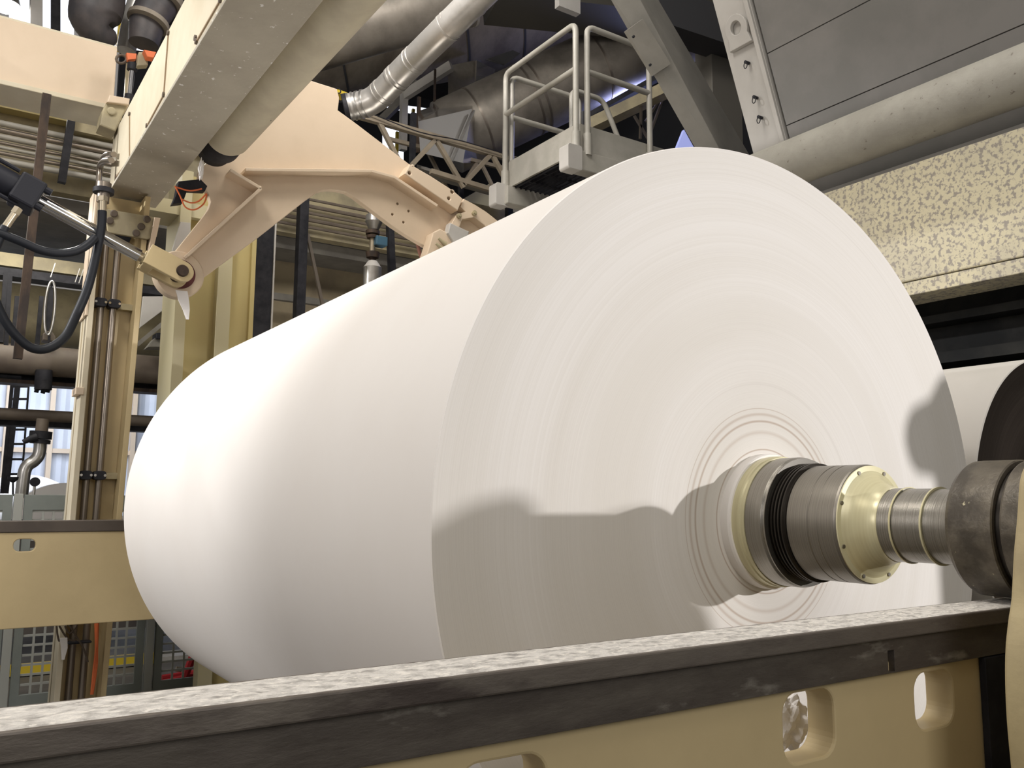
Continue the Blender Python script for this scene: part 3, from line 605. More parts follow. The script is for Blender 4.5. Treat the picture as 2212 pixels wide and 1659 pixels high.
# ------------------------------------------------------------------ X direction beam at upper left
xb = thing('transverse_beam', 'wide cream beam running left from the cross beam under the bright lamp', 'beam', (0, 9.2, 3.8))
zT0, zB0 = PY(100, 63, 9.4)[2], PY(100, 197, 9.4)[2]
finish('beam_web', *g_box((-5, 9.4, zB0), (1.31, 9.5, zT0)), M['arm'], xb, bevel=.01)
finish('lower_flange', *g_box((-5, 9.36, zB0-.05), (1.31, 9.9, zB0)), M['beamp'], xb, bevel=.006)
finish('upper_flange', *g_box((-5, 9.42, zT0), (1.31, 9.9, zT0+.03)), M['beamp'], xb, bevel=.006)
bxp = thing('junction_box', 'small cream box fixed at the corner of the transverse beam', 'junction box', PY(240, 250, 9.0))
finish('box_body', *plateY(px2([(233,215),(278,223),(270,240),(250,284),(215,270),(221,238)], 9.0), [], 9.0, 9.25, .015), M['cream_dull'], bxp)
finish('lid', *plateY(px2([(236,206),(280,214),(278,228),(230,222)], 8.98), [], 8.96, 9.25, .01), M['arm'], bxp)
boltY(*[PY(241, 240, 8.99)[i] for i in (0, 2)], 9.0, .04, bxp, M['cream_dull'])
sv = thing('slim_cylinder', 'small steel cylinder with black ends standing against the transverse beam corner', 'cylinder', PY(283, 215, 9.05))
a, b = PY(286, 146, 9.1), PY(279, 215, 9.1)
finish('tube_body', *g_tube([a, b], .028, 16), M['chrome'], sv, True)
for p, q in ((PY(287, 138, 9.1), PY(285, 152, 9.1)), (PY(281, 206, 9.1), PY(278, 220, 9.1))): finish('end_cap', *g_tube([p, q], .05, 12), M['black'], sv, True)
finish('back_strip', *g_box((PY(268, 215, 9.2)[0], 9.2, b[2]-.03), (PY(282, 140, 9.2)[0], 9.24, a[2]+.1)), M['cream_dull'], sv)
ob_ = thing('orange_bracket', 'orange and grey shackle bracket above the slim cylinder by the inclined beam', 'bracket', PY(320, 120, 9.0))
finish('orange_plate', *plateY(px2([(311,107),(338,112),(332,125),(318,122)], 8.9), [], 8.9, 9.0, .006), M['orange'], ob_)
finish('dark_core', *plateY(px2([(300,112),(318,112),(320,140),(296,142)], 9.0), [], 9.0, 9.1, .006), M['cream_dull'], ob_)
finish('shackle', *g_tube([PY(262+11*math.cos(a), 128+9*math.sin(a), 9.2) for a in np.linspace(0, 2*math.pi, 13)[:-1]], .014, 8, closed=True), M['boltb'], ob_, True)
finish('red_tab', *plateY(px2([(272,116),(294,118),(293,130),(275,132)], 9.15), [], 9.12, 9.18, .005), M['orange'], ob_)

# ------------------------------------------------------------------ rear wall of mezzanine, slab, pipes (left)
fa_ = tag(finish('mezzanine_wall', *g_box((-6, 11.9, 3.76), (13.4, 12.1, 4.82)), M['cream_dull']), 'dull cream mezzanine wall behind the row of thin pipes', 'wall panel')
ym = tag(finish('edge_beam', *g_box((-6, 11.7, 4.62), (3.5, 11.89, 4.82)), M['yellowc']), 'ochre beam along the top of the mezzanine wall at upper left', 'beam')
tag(finish('mezzanine_slab', *g_box((-6, 12.1, 3.58), (14, 16.5, 3.75)), M['conc']), 'grey concrete mezzanine slab seen from below at left', 'slab')
for k, (y0, rr) in enumerate(((266,.038), (281,.034), (295,.034), (308,.020), (318,.020), (330,.024), (346,.036))):
    a = PY(0, y0, 11.4); ys = a[2]
    tag(finish('service_pipe', *g_tube([(-5, 11.4, ys), (2.1, 11.4, ys)], rr, 10), M['pipe_steel'] if k % 2 else M['rail_post'], smooth=True), '%s thin pipe in the bundle along the mezzanine wall' % ['topmost', 'second', 'third', 'fourth', 'fifth', 'sixth', 'lowest'][k], 'pipe', 'thin pipes along the mezzanine wall')
tag(finish('hanging_post', *g_bar(PY(101, 205, 9.0), PY(38, 775, 9.0), .075, .075), M['rust']), 'dark brown steel post hanging from the transverse beam behind the cylinder head', 'post')
tag(finish('pipe_support', *g_bar(PY(160, 220, 11.2), PY(133, 395, 11.2), .085, .085), M['black']), 'black steel upright carrying the thin pipes left of the beam', 'post')
gr_ = thing('dark_grille', 'black louvred unit under the transverse beam', 'vent', PY(200, 260, 11.6))
q0, q1 = PY(165, 282, 11.6), PY(225, 235, 11.6)
finish('grille_box', *g_box((q0[0], 11.6, q0[2]), (q1[0]+.2, 11.8, q1[2])), M['black'], gr_)
finish('louvres', *join([g_box((q0[0]+.02, 11.57, q0[2]+.03+.05*k), (q1[0]+.18, 11.6, q0[2]+.045+.05*k)) for k in range(5)]), M['greyl'], gr_)
finish('lower_box', *g_box((q0[0]-.05, 11.3, q0[2]-.12), (q1[0]+.1, 11.6, q0[2]-.0)), M['cream_dull'], gr_)

duct = thing('mezzanine_duct', 'wide dull grey round duct running across under the mezzanine at left', 'duct', (1, 14, 2.1))
finish('duct_body', *g_lathe((0, 14.2, 2.56), [(-4,.001), (-4,.46), (7,.46), (7,.001)], 48, axis='X', cap=False), M['cream_dull'], duct, True)
eb = thing('edge_channel', 'cream ledge with black cable channel under the mezzanine slab', 'beam', (1, 13, 3))
finish('cream_ledge', *g_box((-4, 12.9, PY(60, 580, 12.9)[2]), (2.85, 13.0, PY(60, 552, 12.9)[2])), M['cream_dull'], eb)
finish('black_channel', *g_box((-4, 12.6, PY(60, 601, 12.6)[2]), (2.85, 12.9, PY(60, 584, 12.6)[2])), M['black'], eb)
for x, yt, yb in ((51,590,1), (113,585,1), (174,598,1), (166,596,1)):
    a = PY(x+6, yt-16, 12.5); b = PY(x-4, yt+14, 12.5); finish('hook_clip', *g_bar(a, b, .03, .01), M['steel'], eb)
bp_ = tag(finish('brown_pipe', *g_lathe((0, 12.4, (PY(60, 750, 12.2)[2]+PY(60, 795, 12.2)[2])/2), [(-4,.001), (-4,.19), (6,.19), (6,.001)], 32, axis='X', cap=False), M['brown'], smooth=True), 'fat brown horizontal pipe crossing behind the cream column at left', 'pipe')
db = thing('dark_girder', 'dark steel girder directly under the fat brown pipe', 'girder', (1, 12.7, 1.3))
finish('girder_web', *g_box((-4, 12.6, PY(70, 826, 12.6)[2]), (2.85, 12.7, PY(70, 785, 12.6)[2])), M['black'], db)
finish('girder_flange', *g_box((-4, 12.45, PY(70, 830, 12.45)[2]), (2.85, 12.75, PY(70, 822, 12.45)[2])), M['rust'], db)
lg = tag(finish('lower_girder', *join([g_box((-4, 13, PY(70, 921, 13)[2]), (6, 13.3, PY(70, 906, 13)[2]))]), M['black']), 'dark lower girder crossing the bright siding at left', 'girder')
tag(finish('lower_pipe', *g_tube([(-4, 12.8, PY(70, 897, 12.8)[2]), (2.85, 12.8, PY(70, 897, 12.8)[2])], .075, 20), M['brown'], smooth=True), 'dark pipe resting above the lower girder at left', 'pipe')
for x, yt, yb in ((22,590,760), (37,640,760), (90,640,745), (12,590,740)):
    a = PY(x, yt, 12.3); b = PY(x-10, yb, 12.3)
    tag(finish('hanger_rod', *g_bar(a, b, .05, .05), M['black']), 'black hanger bar above the brown pipe, at %s' % {22:'the left by the picture edge', 37:'mid left behind the brown post', 90:'the right near the hanging ring', 12:'the very left edge'}[x], 'hanger')
hr = thing('hanging_ring', 'slim ring hanger seen edge on above the brown pipe', 'hanger', PY(109, 620, 12.0))
c = PY(108, 665, 12.0)
finish('ring', *g_tube([(c[0]+.055*math.cos(a), c[1]+.3*math.cos(a)*0+.0, c[2]+.34*math.sin(a)) for a in np.linspace(0, 2*math.pi, 33)[:-1]], .014, 8, closed=True), M['steel'], hr, True)
finish('ring_shadow_plate', *g_lathe((0,0,0), [(0,.01),(0.01,.01)], 6) if 0 else g_prism([(c[0]+.035*math.cos(a), c[1]+.02, c[2]+.29*math.sin(a)) for a in np.linspace(0, 2*math.pi, 25)[:-1]], [(c[0]+.035*math.cos(a), c[1]+.05, c[2]+.29*math.sin(a)) for a in np.linspace(0, 2*math.pi, 25)[:-1]]), M['black'], hr)
vs = thing('pipe_bearing', 'small brown bearing block sitting on the fat brown pipe', 'bracket', PY(108, 735, 12.2))
finish('block', *plateY(px2([(92,735),(92,722),(100,716),(112,718),(119,728),(120,740)], 12.2), [], 12.15, 12.4, .01), M['brown'], vs)
finish('black_band', *plateY(px2([(104,719),(109,719),(109,740),(104,740)], 12.1), [], 12.1, 12.15, .003), M['black'], vs)
# bright strip lights behind pipe
tag(finish('pale_strip', *g_box((-4, 15.8, PY(60, 722, 15.8)[2]), (6, 15.9, PY(60, 712, 15.8)[2])), M['white']), 'pale horizontal strip behind the hanger bars at left', 'strip')
tag(finish('mauve_strip', *g_box((-4, 15.7, PY(60, 738, 15.7)[2]), (6, 15.75, PY(60, 729, 15.7)[2])), M['yellow']), 'thin yellow rail just above the brown pipe at left', 'rail')

# right of the column: vent hood piece
vh = thing('small_hood', 'small grey tapered hood on struts between the two columns', 'hood', PY(350, 740, 12.0))
finish('hood_cone', *plateY(px2([(316,752),(332,732),(352,728),(368,752)], 12.0), [], 11.9, 12.2, .01), M['conc'], vh)
finish('hood_block', *plateY(px2([(336,720),(361,720),(361,733),(336,733)], 11.9), [], 11.85, 12.1, .005), M['black'], vh)
finish('strut', *g_bar(PY(296, 745, 11.9), PY(350, 700, 11.9), .05), M['steel'], vh)
cg = thing('sheet_screen', 'pale grey sheet panel between the two cream columns', 'panel', PY(330, 680, 12.4))
finish('sheet', *plateY(px2([(309,640),(358,640),(355,668),(302,708)], 12.35), [], 12.35, 12.4, .004), M['greyl'], cg)
tag(finish('white_pad', *plateY(px2([(389,480),(411,482),(411,520),(385,560),(358,590),(372,540)], 9.7), [], 9.68, 9.72, .004), M['greyl']), 'pale grey plate beside the top of the ochre column', 'plate')

# ------------------------------------------------------------------ ochre column
oc = thing('ochre_column', 'wide ochre steel column behind the lower leg of the cast arm', 'column', (2.5, 9.8, FLOOR))
xa, xb_, xc, xd = PY(370, 760, 9.8)[0], PY(462, 740, 9.8)[0], PY(492, 740, 9.8)[0], PY(541, 740, 9.8)[0]
zt2 = PY(520, 395, 9.8)[2]
finish('left_flange', *g_box((xa, 9.75, -1.15), (xa+.12, 10.4, zt2)), M['yellowp'], oc, bevel=.004)
finish('web', *g_box((xa+.12, 9.9, -1.15), (xb_, 9.94, zt2)), M['yellowc'], oc)
finish('rib', *g_box((xb_, 9.76, FLOOR), (xc, 9.95, zt2)), M['yellowp'], oc, bevel=.004)
finish('right_web', *g_box((xc, 9.86, FLOOR), (xd, 9.94, zt2)), M['yellowc'], oc)
finish('right_flange', *g_box((xd-.03, 9.8, FLOOR), (xd+.02, 10.4, zt2)), M['yellowc'], oc)
finish('base_plate', *g_box((xa-.1, 9.7, -1.2), (xd+.05, 10.42, -1.15)), M['yellowp'], oc)
finish('head_ledge', *g_box((xa-.5, 9.8, PY(420, 470, 9.8)[2]), (xd, 10.3, PY(420, 440, 9.8)[2])), M['yellowp'], oc)
bk1 = thing('black_column', 'rusty black steel column right beside the ochre column', 'column', PY(570, 700, 10.6))
a0, a1 = PY(541, 700, 10.6)[0], PY(584, 700, 10.6)[0]
finish('shaft', *g_box((a0, 10.6, FLOOR), (a1, 10.9, 4.2)), M['black'], bk1, bevel=.01)
finish('bright_edge', *g_box((a1, 10.58, FLOOR), (a1+.02, 10.62, 4.2)), M['greyl'], bk1)
bk2 = thing('braced_post', 'black steel post with slanting brace seen under the cast arm arch', 'post', PY(650, 680, 10.9))
a0, a1 = PY(641, 660, 10.9)[0], PY(660, 660, 10.9)[0]
finish('shaft', *g_box((a0, 10.9, FLOOR), (a1, 11.05, 4.4)), M['black'], bk2, bevel=.005)
finish('brace', *g_bar(PY(664, 505, 11.0), PY(698, 665, 11.0), .04), M['pipe_steel'], bk2)
tag(finish('rear_wall_panel', *g_box((2.9, 12.8, .9), (12.5, 12.9, 3.6)), mat('shaded_cream_wall', (.30,.25,.16), .8, col2=(.22,.18,.12), scale=1.3)), 'cream wall coloured dim olive for shade, seen through the cast arm arch', 'wall panel')  # cream wall given a dark olive colour for the poor light there
tag(finish('wall_channel', *g_box((3.0, 12.4, PY(640, 652, 12.4)[2]), (12, 12.5, PY(640, 638, 12.4)[2])), M['conc']), 'grey channel along the dim wall above the roll', 'channel')
for k in range(3):
    zq = PY(640, 548-k*0, 12.2)[2]+.35*k
for k, (x, y) in enumerate(((640,425), (640,440), (640,455), (640,470), (640,486))):
    q = PY(x, y, 11.7); tag(finish('conduit', *g_tube([(3.0, 11.7, q[2]), (9, 11.7, q[2])], .03 if k % 2 else .022, 8), M['brown'], smooth=True), '%s conduit seen through the arch under the cast arm' % ['topmost', 'second', 'middle', 'fourth', 'lowest'][k], 'conduit', 'conduits under the cast arm arch')  # brown darkens these conduits for the shade behind the roll
# valve line (silver pipe with flanges)
vl = thing('valve_line', 'vertical silver pipe with brown flanged valve rising behind the roll under the arm', 'valve', PY(805, 620, 9.6))
def vsec(nm, y0, y1, r0_, r1_, m, x=805):
    a = PY(x, y0, 9.6); b = PY(x, y1, 9.6); return finish(nm, *g_lathe((a[0], 9.6, 0), [(a[2], .001), (a[2], r0_), (b[2], r1_), (b[2], .001)], 32, axis='Z', cap=False), m, vl, True)
vsec('upper_pipe', 430, 466, .06, .06, M['steel'], 807); vsec('upper_bell', 466, 480, .10, .105, M['steel'], 808); vsec('upper_cone', 480, 497, .105, .06, M['steel'], 808)
vsec('top_flange', 499, 506, .085, .085, M['rust']); vsec('stem', 506, 545, .035, .035, M['brass']); vsec('mid_flange', 509, 515, .075, .07, M['rust']); vsec('lower_flange', 545, 557, .085, .075, M['rust']); vsec('neck', 557, 565, .04, .04, M['rust'])
vsec('lower_cone', 564, 578, .055, .11, M['greyl']); finish('lower_pipe', *g_lathe((PY(805,578,9.6)[0], 9.6, 0), [(FLOOR, .001), (FLOOR, .11), (PY(805,578,9.6)[2], .11), (PY(805,578,9.6)[2], .001)], 32, axis='Z', cap=False), M['steel'], vl, True)
q0, q1 = PY(813, 527, 9.5), PY(838, 512, 9.5)
tag(finish('actuator', *g_box((q0[0], 9.5, q0[2]), (q1[0], 9.65, q1[2])), M['blue'], vl, bevel=.01), 'blue valve actuator')
tag(finish('rear_post', *g_bar(PY(842, 480, 11.2), PY(847, 600, 11.2), .09), M['black']), 'dark post behind the blue valve actuator', 'post')

# ------------------------------------------------------------------ wall, ladder rack, valve, fence, rolls
bmv, bmf = [], []
xw = np.arange(-4, 12, .1); prof = [0, .0, .05, .05]
for i, x in enumerate(xw):
    yy = 22+[0, 0, .06, .06][i % 4]; bmv += [(x, yy, FLOOR), (x, yy, 3.4)]
for i in range(len(xw)-1): bmf.append((2*i, 2*i+2, 2*i+3, 2*i+1))
n0 = len(bmv); bmv += [(x_, y_+.1, z_) for x_, y_, z_ in bmv]; bmf += [tuple(i+n0 for i in f)[::-1] for f in bmf]+[(0, 1, n0+1, n0)]
tag(finish('wall_back', bmv, bmf, M['wallsheet']), kind='structure')
for k, xg in enumerate((16, 112, 205, 290)):
    q = PY(xg, 900, 21.8); tag(finish('trim_%d' % (k+1), *g_box((q[0]-.05, 21.75, FLOOR), (q[0]+.05, 21.95, 3.4)), M['arm']), kind='structure')
q = PY(100, 973, 21.8); tag(finish('trim_9', *g_box((-4, 21.8, q[2]-.05), (12, 21.95, q[2]+.05)), M['arm']), kind='structure')
lr = thing('cable_ladder', 'black vertical cable ladder in front of the bright siding at left', 'cable ladder', PY(28, 1060, 14))
for x0_, x1_, w in ((26, 4, .045), (38, 12, .07), (62, 45, .025)): finish('side_rail', *g_bar(PY(x0_, 832, 14), PY(x1_, 1066, 14), w), M['black'], lr)
finish('rungs', *join([g_bar(PY(24-.09*(y-832), y, 14), PY(62-.07*(y-832), y, 14), .03) for y in (835, 862, 928, 959, 992, 1024)]), M['black'], lr)
tv = thing('tap_valve', 'brown pipe with black butterfly valve and steel elbow dropping in front of the siding', 'valve', PY(52, 1060, 12))
finish('top_pipe', *g_tube([PY(93, 905, 12), PY(89, 935, 12)], .07, 20), M['brown'], tv, True)
finish('valve_flange', *g_tube([PY(89, 932, 12), PY(87, 948, 12)], .125, 24), M['black'], tv, True)
finish('valve_flange', *g_tube([PY(87, 950, 12), PY(86, 958, 12)], .115, 24), M['black'], tv, True)
finish('valve_handle', *g_tube([PY(80, 944, 11.9), PY(65, 948, 11.9), PY(50, 955, 11.9)], [.05, .04, .03], 10), M['black'], tv, True)
finish('elbow_pipe', *g_tube([PY(x, y, 12) for x, y in ((87,955),(86,972),(82,986),(72,997),(60,1005),(54,1016),(51,1032),(46,1075))], .072, 20, smooth=5), M['steel'], tv, True)
hvt = thing('hanging_valve', 'black valve cluster hanging under the dark girder at left', 'valve', PY(90, 845, 12.5))
finish('valve_body', *g_tube([PY(95, 800, 12.3), PY(93, 842, 12.3)], .10, 16), M['black'], hvt, True)
for (x, y) in ((80, 838), (94, 840), (104, 838)): finish('handwheel', *g_tube([PY(x-4, y, 12.3), PY(x+5, y+2, 12.3)], .055, 14), M['black'], hvt, True)
gs = thing('pressure_gauge', 'round dark gauge on a stem above the fence', 'gauge', PY(75, 1066, 10.9))
q = PY(75, 1041, 10.9); finish('dial', *g_lathe((q[0], 0, q[2]), [(10.85,.001), (10.85,.05), (10.9,.05), (10.9,.001)], 24, cap=False), M['black'], gs, True)
finish('stem', *g_tube([PY(75, 1048, 10.9), PY(72, 1072, 10.9)], .015, 8), M['steel'], gs, True)
hn = thing('warning_horn', 'small black horn on a thin stem at the left above the fence', 'horn', PY(28, 1066, 10.9))
finish('cup', *g_lathe((PY(28, 1034, 10.9)[0], 10.9, 0), [(PY(28, 1030, 10.9)[2], .055), (PY(28, 1036, 10.9)[2], .05), (PY(28, 1042, 10.9)[2], .018)], 16, axis='Z'), M['black'], hn, True)
finish('stem', *g_tube([PY(28, 1040, 10.9), PY(28, 1072, 10.9)], .01, 8), M['black'], hn, True)
# stored rolls beyond the fence
def roll2(x0, xr, ytop, Yv, rad, label):
    c = PY(xr, ytop, Yv); cz = c[2]-rad
    t = thing('stored_roll', label, 'paper roll', (c[0], Yv, FLOOR if 0 else cz-rad))
    V, Fc = g_lathe((c[0], 0, cz), [(Yv, .001), (Yv, rad), (Yv+2.5, rad), (Yv+2.5, .001)], 64, cap=False)
    finish('winding', V, Fc, M['paper'], t, True)
    finish('core', *g_lathe((c[0], 0, cz), [(Yv-.02,.001), (Yv-.02,.12), (Yv,.12)], 24, cap=False), M['brown'], t, True)
roll2(0, 148, 1043, 16, .95, 'white paper roll standing beyond the fence just left of the cream column')
roll2(0, 55, 1025, 19.2, 1.2, 'white paper roll farther back beyond the fence at the left edge')

# fence
Yf = 10.5
def fz(y, x=100): return PY(x, y, Yf)[2]
ztop_, zbot = fz(1069), FLOOR+.12
def fpanel(xa, xb, label, group):
    t = thing('mesh_fence', label, 'fence panel', ((xa+xb)/2, Yf, zbot), group)
    w = .085
    finish('panel_frame', *plateY([(xa, zbot), (xb, zbot), (xb, ztop_), (xa, ztop_)], [[(xa+w, zbot+.15), (xb-w, zbot+.15), (xb-w, ztop_-.16), (xa+w, ztop_-.16)]], Yf-.02, Yf+.02, .003), M['fence'], t)
    P_ = []; n = int((xb-xa-2*w)/.098); px_ = (xb-xa-2*w)/n
    for k in range(1, n): x = xa+w+k*px_; P_.append(g_box((x-.011, Yf-.008, zbot+.1), (x+.011, Yf+.008, ztop_-.1)))
    nz = int((ztop_-zbot-.31)/.098)
    for k in range(1, nz+1): z = zbot+.15+k*.098; P_.append(g_box((xa+.04, Yf-.006, z-.011), (xb-.04, Yf+.010, z+.011)))
    finish('mesh_infill', *join(P_), M['fencel'], t)
def fpost(xa, xb, label):
    t = thing('fence_post', label, 'fence post', ((xa+xb)/2, Yf, FLOOR), 'grey fence posts')
    finish('post', *g_box((xa, Yf-.04, FLOOR), (xb, Yf+.04, ztop_+.01)), M['fencel'], t, bevel=.005)
    finish('foot', *g_box((xa-.05, Yf-.1, FLOOR), (xb+.05, Yf+.1, FLOOR+.02)), M['fence'], t)
fx = lambda x, y=1200: PY(x, y, Yf)[0]
fpost(fx(20), fx(40), 'pale fence post at the left edge of the picture'); fpost(fx(325), fx(342), 'fence post just left of the lower edge of the big roll'); fpost(fx(438,1440), fx(446,1440), 'fence post beside the cream block under the big roll')
fpanel(fx(-180), fx(18), 'fence panel cut by the left edge of the picture', 'grey mesh fence panels')
fpanel(fx(43), fx(322), 'grey square mesh fence panel behind the cream column and far rail', 'grey mesh fence panels')
fpanel(fx(345), fx(436, 1440), 'narrow mesh fence panel under the lower left of the big roll', 'grey mesh fence panels')
tag(finish('cream_pedestal', *g_box((fx(450, 1440), 10.44, FLOOR), (fx(640, 1440), 10.58, fz(1300, 450))), M['cream_dull']), 'dull cream block under the left of the big roll above the dusty rail', 'pedestal')
tag(finish('yellow_guard', *g_box((-4, 13, PY(100, 1431+8, 13)[2]-.09), (fx(330)*1.3, 13.08, PY(100, 1431, 13)[2])), M['yellow']), 'yellow guard rail band behind the fence mesh', 'guard rail')
tag(finish('plinth_block', *g_box((-4, 13.1, FLOOR), (3.6, 13.6, PY(100, 1440, 13)[2]-.03)), M['greyl']), 'grey machine base below the yellow band behind the fence', 'machine base')
tag(finish('dark_cabinet', *g_box((PY(270, 1380, 13)[0], 13.2, -1.6), (PY(330, 1380, 13)[0], 13.8, -.4)), M['black']), 'black cabinet behind the fence mesh right of the cream column', 'cabinet')
tag(finish('brown_screen', *g_box((-4, 14.5, -2.0), (3.4, 14.6, -.35)), mat('brown_screen_paint', (.13,.115,.105), .7)), 'dull brown screen standing behind the fence', 'screen')
rc = thing('red_cart', 'red tubular cart behind the mesh at the foot of the big roll', 'cart', PY(400, 1460, 11.2))
finish('cart_frame', *join([g_tube([PY(348, 1478, 11.2), PY(398, 1465, 11.2), PY(418, 1415, 11.2)], .05, 8), g_tube([PY(418, 1415, 11.2), PY(435, 1462, 11.2)], .04, 8), g_tube([PY(350, 1465, 11.5), PY(432, 1452, 11.5)], .04, 8)]), M['red'], rc, True)
finish('cart_base', *g_box((PY(348, 1480, 11.2)[0], 11.2, FLOOR), (PY(436, 1480, 11.2)[0], 11.7, PY(400, 1482, 11.2)[2])), M['black'], rc)
finish('cart_fitting', *g_tube([PY(380, 1445, 11.1), PY(392, 1447, 11.1)], .03, 8), M['brass'], rc, True)
# orange cables beside the pipes below the rail
oc_ = thing('orange_cable', 'bundle of thin orange cables hanging inside the column below the far rail', 'cable', PY(205, 1350, 8.85))
for k in range(4):
    finish('cable_strand', *g_tube([PY(206+2*k, 1345, 8.85-.01*k), PY(207+k, 1400, 8.85), PY(203+2*k, 1440, 8.85), PY(197+k, 1500, 8.85)], .009, 8, smooth=5), M['orange'], oc_, True)
cj = thing('brown_cable', 'tangle of brown cables and black connectors under the far rail by the column', 'cable', PY(150, 1360, 8.85))
for pts in ([(122,1350), (124,1370), (128,1385), (131,1380)], [(140,1352), (150,1368), (160,1360), (166,1350)], [(150,1350), (165,1375), (180,1400), (190,1430)], [(128,1352), (140,1372), (150,1382), (162,1384)]):
    finish('cable_strand', *g_tube([PY(x, y, 8.8) for x, y in pts], .008, 8, smooth=4), M['boltb'], cj, True)
finish('connector', *g_box((PY(147, 1393, 8.85)[0], 8.85, PY(147, 1393, 8.85)[2]), (PY(195, 1381, 8.95)[0], 8.95, PY(195, 1381, 8.95)[2])), M['black'], cj, bevel=.01)
tag(strip('paper_strip', [PY(137, 1378, 8.78), PY(139, 1400, 8.78), PY(136, 1425, 8.78)], [.06, .05, .02], M['scrap'], 'torn paper strip hanging by the pipes below the far rail', 'paper strip'))

# ------------------------------------------------------------------ ducts above
sd = thing('silver_duct', 'bright round silver duct rising diagonally across the top centre', 'duct', PY(750, 235, 9.3))
path = [(752,232,9.35,28), (772,228,9.3,29), (795,222,9.2,30), (822,204,9.05,31), (880,145,8.6,31), (960,66,7.9,34.5), (1070,-42,7.2,39)]
pts = []; rr2 = []
for x, y, Yv, rp in path:
    p = PY(x, y, Yv); dep = float(np.dot(np.array(p), fw)); pts.append(p); rr2.append(rp*dep/F)
rr2 = [.158]*len(rr2)
finish('duct_body', *g_tube(pts, rr2, 40, smooth=6), M['alu'], sd, True)
def band(i, t, dr_=.006, w=.012):
    a, b = Vector(pts[i]), Vector(pts[i+1]); p = a+(b-a)*t; d_ = (b-a).normalized()
    return g_tube([p-d_*w, p+d_*w], .158+dr_, 40)
for i, t in ((3, .0), (3, .12), (3, .55), (3, .65), (4, .15), (4, .24), (5, .05), (5, .12), (5, .6)): finish('joint_band', *band(i, t), M['alu'], sd, True)
for i, t in ((0, .1), (0, .6), (1, .2), (1, .7)): finish('joint_band', *band(i, t, .01), M['steel'], sd, True)
finish('open_collar', *g_tube([Vector(pts[0])-(Vector(pts[1])-Vector(pts[0])).normalized()*.05, pts[0]], .166, 40), M['black'], sd, True)

bt = thing('insulated_tank', 'huge stained insulated round duct filling the dark top centre behind the silver duct', 'duct', PY(980, 60, 12))
a, b = PY(560, 110, 15.5), PY(1400, -40, 12.2)
finish('tank_shell', *g_tube([a, b], 1.17, 64), M['insul'], bt, True)
dvt = (Vector(b)-Vector(a)).normalized()
for t in (.18, .33, .48, .62, .76): finish('hoop', *g_tube([Vector(a)+(Vector(b)-Vector(a))*t-dvt*.02, Vector(a)+(Vector(b)-Vector(a))*t+dvt*.02], 1.185, 64), M['ceil'], bt, True)
# bright cladding sheet on the duct
cs_, ct_ = frame_(dvt); V = []
for s in np.linspace(.22, .415, 6):
    c = Vector(a)+(Vector(b)-Vector(a))*float(s)
    for an in np.linspace(math.radians(60), math.radians(215), 18): V.append(tuple(c+(cs_*math.cos(an)+ct_*math.sin(an))*1.03))
CLAD = (V, [(i*18+k, i*18+k+1, (i+1)*18+k+1, (i+1)*18+k) for i in range(5) for k in range(17)])
up_duct = thing('clad_duct', 'shiny metal clad duct above the stained one at the top', 'duct', PY(850, 30, 11))
a2, b2 = PY(640, 90, 11.4), PY(1010, -15, 10.4)
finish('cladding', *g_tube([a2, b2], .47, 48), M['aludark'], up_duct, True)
finish('lip', *g_tube([Vector(b2)-(Vector(b2)-Vector(a2)).normalized()*.03, b2], .485, 48), M['alu'], up_duct, True)

ed = thing('exhaust_duct', 'large dull metal duct running up behind the platform handrails', 'duct', PY(1000, 250, 12))
a3, b3 = PY(965, 298, 12.2), PY(1470, 62, 10.3)
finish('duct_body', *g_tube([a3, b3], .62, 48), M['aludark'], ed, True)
d3 = (Vector(b3)-Vector(a3))
for t in (.12, .33, .36, .62): finish('seam_band', *g_tube([Vector(a3)+d3*t, Vector(a3)+d3*(t+.008)], .627, 48), M['pipe_steel'], ed, True)
cone = [(tuple(a3), .50)]
tr0 = [PY(x, y, 11.6) for x, y in ((905,245), (1000,190), (1062,300), (1010,352))]; tr1 = [PY(x, y, 11.9) for x, y in ((905,330), (905,300), (985,345), (985,352))]
finish('transition', *g_prism([PY(903,262,11.3), PY(1020,235,11.3), PY(1000,352,11.3), PY(908,330,11.3)], [PY(903,240,12.2), PY(1020,200,12.2), PY(1050,352,12.2), PY(908,330,12.2)]), M['crinkle'], ed)
finish('angle_strip', *g_bar(PY(1022,240,11.2), PY(975,350,11.2), .10, .02), M['steel'], ed)
hx_ = thing('flat_duct', 'dull flat sided duct box beside the exhaust duct', 'duct', PY(1000, 180, 12.5))
finish('box', *g_prism([PY(968,240,12.4), PY(1028,240,12.4), PY(1028,130,12.4), PY(968,142,12.4)], [PY(972,240,13.2), PY(1040,240,13.2), PY(1040,130,13.2), PY(972,142,13.2)]), M['aludark'], hx_)
finish('foil_panel', *plateY(px2([(1028,180),(1065,165),(1070,150),(1030,130)], 12.3), [], 12.3, 12.35, .004), M['crinkle'], hx_)
tag(finish('foil_flap', *plateY(px2([(1050,128),(1108,108),(1125,116),(1090,140)], 12.0), [], 12.0, 12.04, .004), M['crinkle']), 'crumpled bright foil sheet beside the top of the platform rail', 'foil')

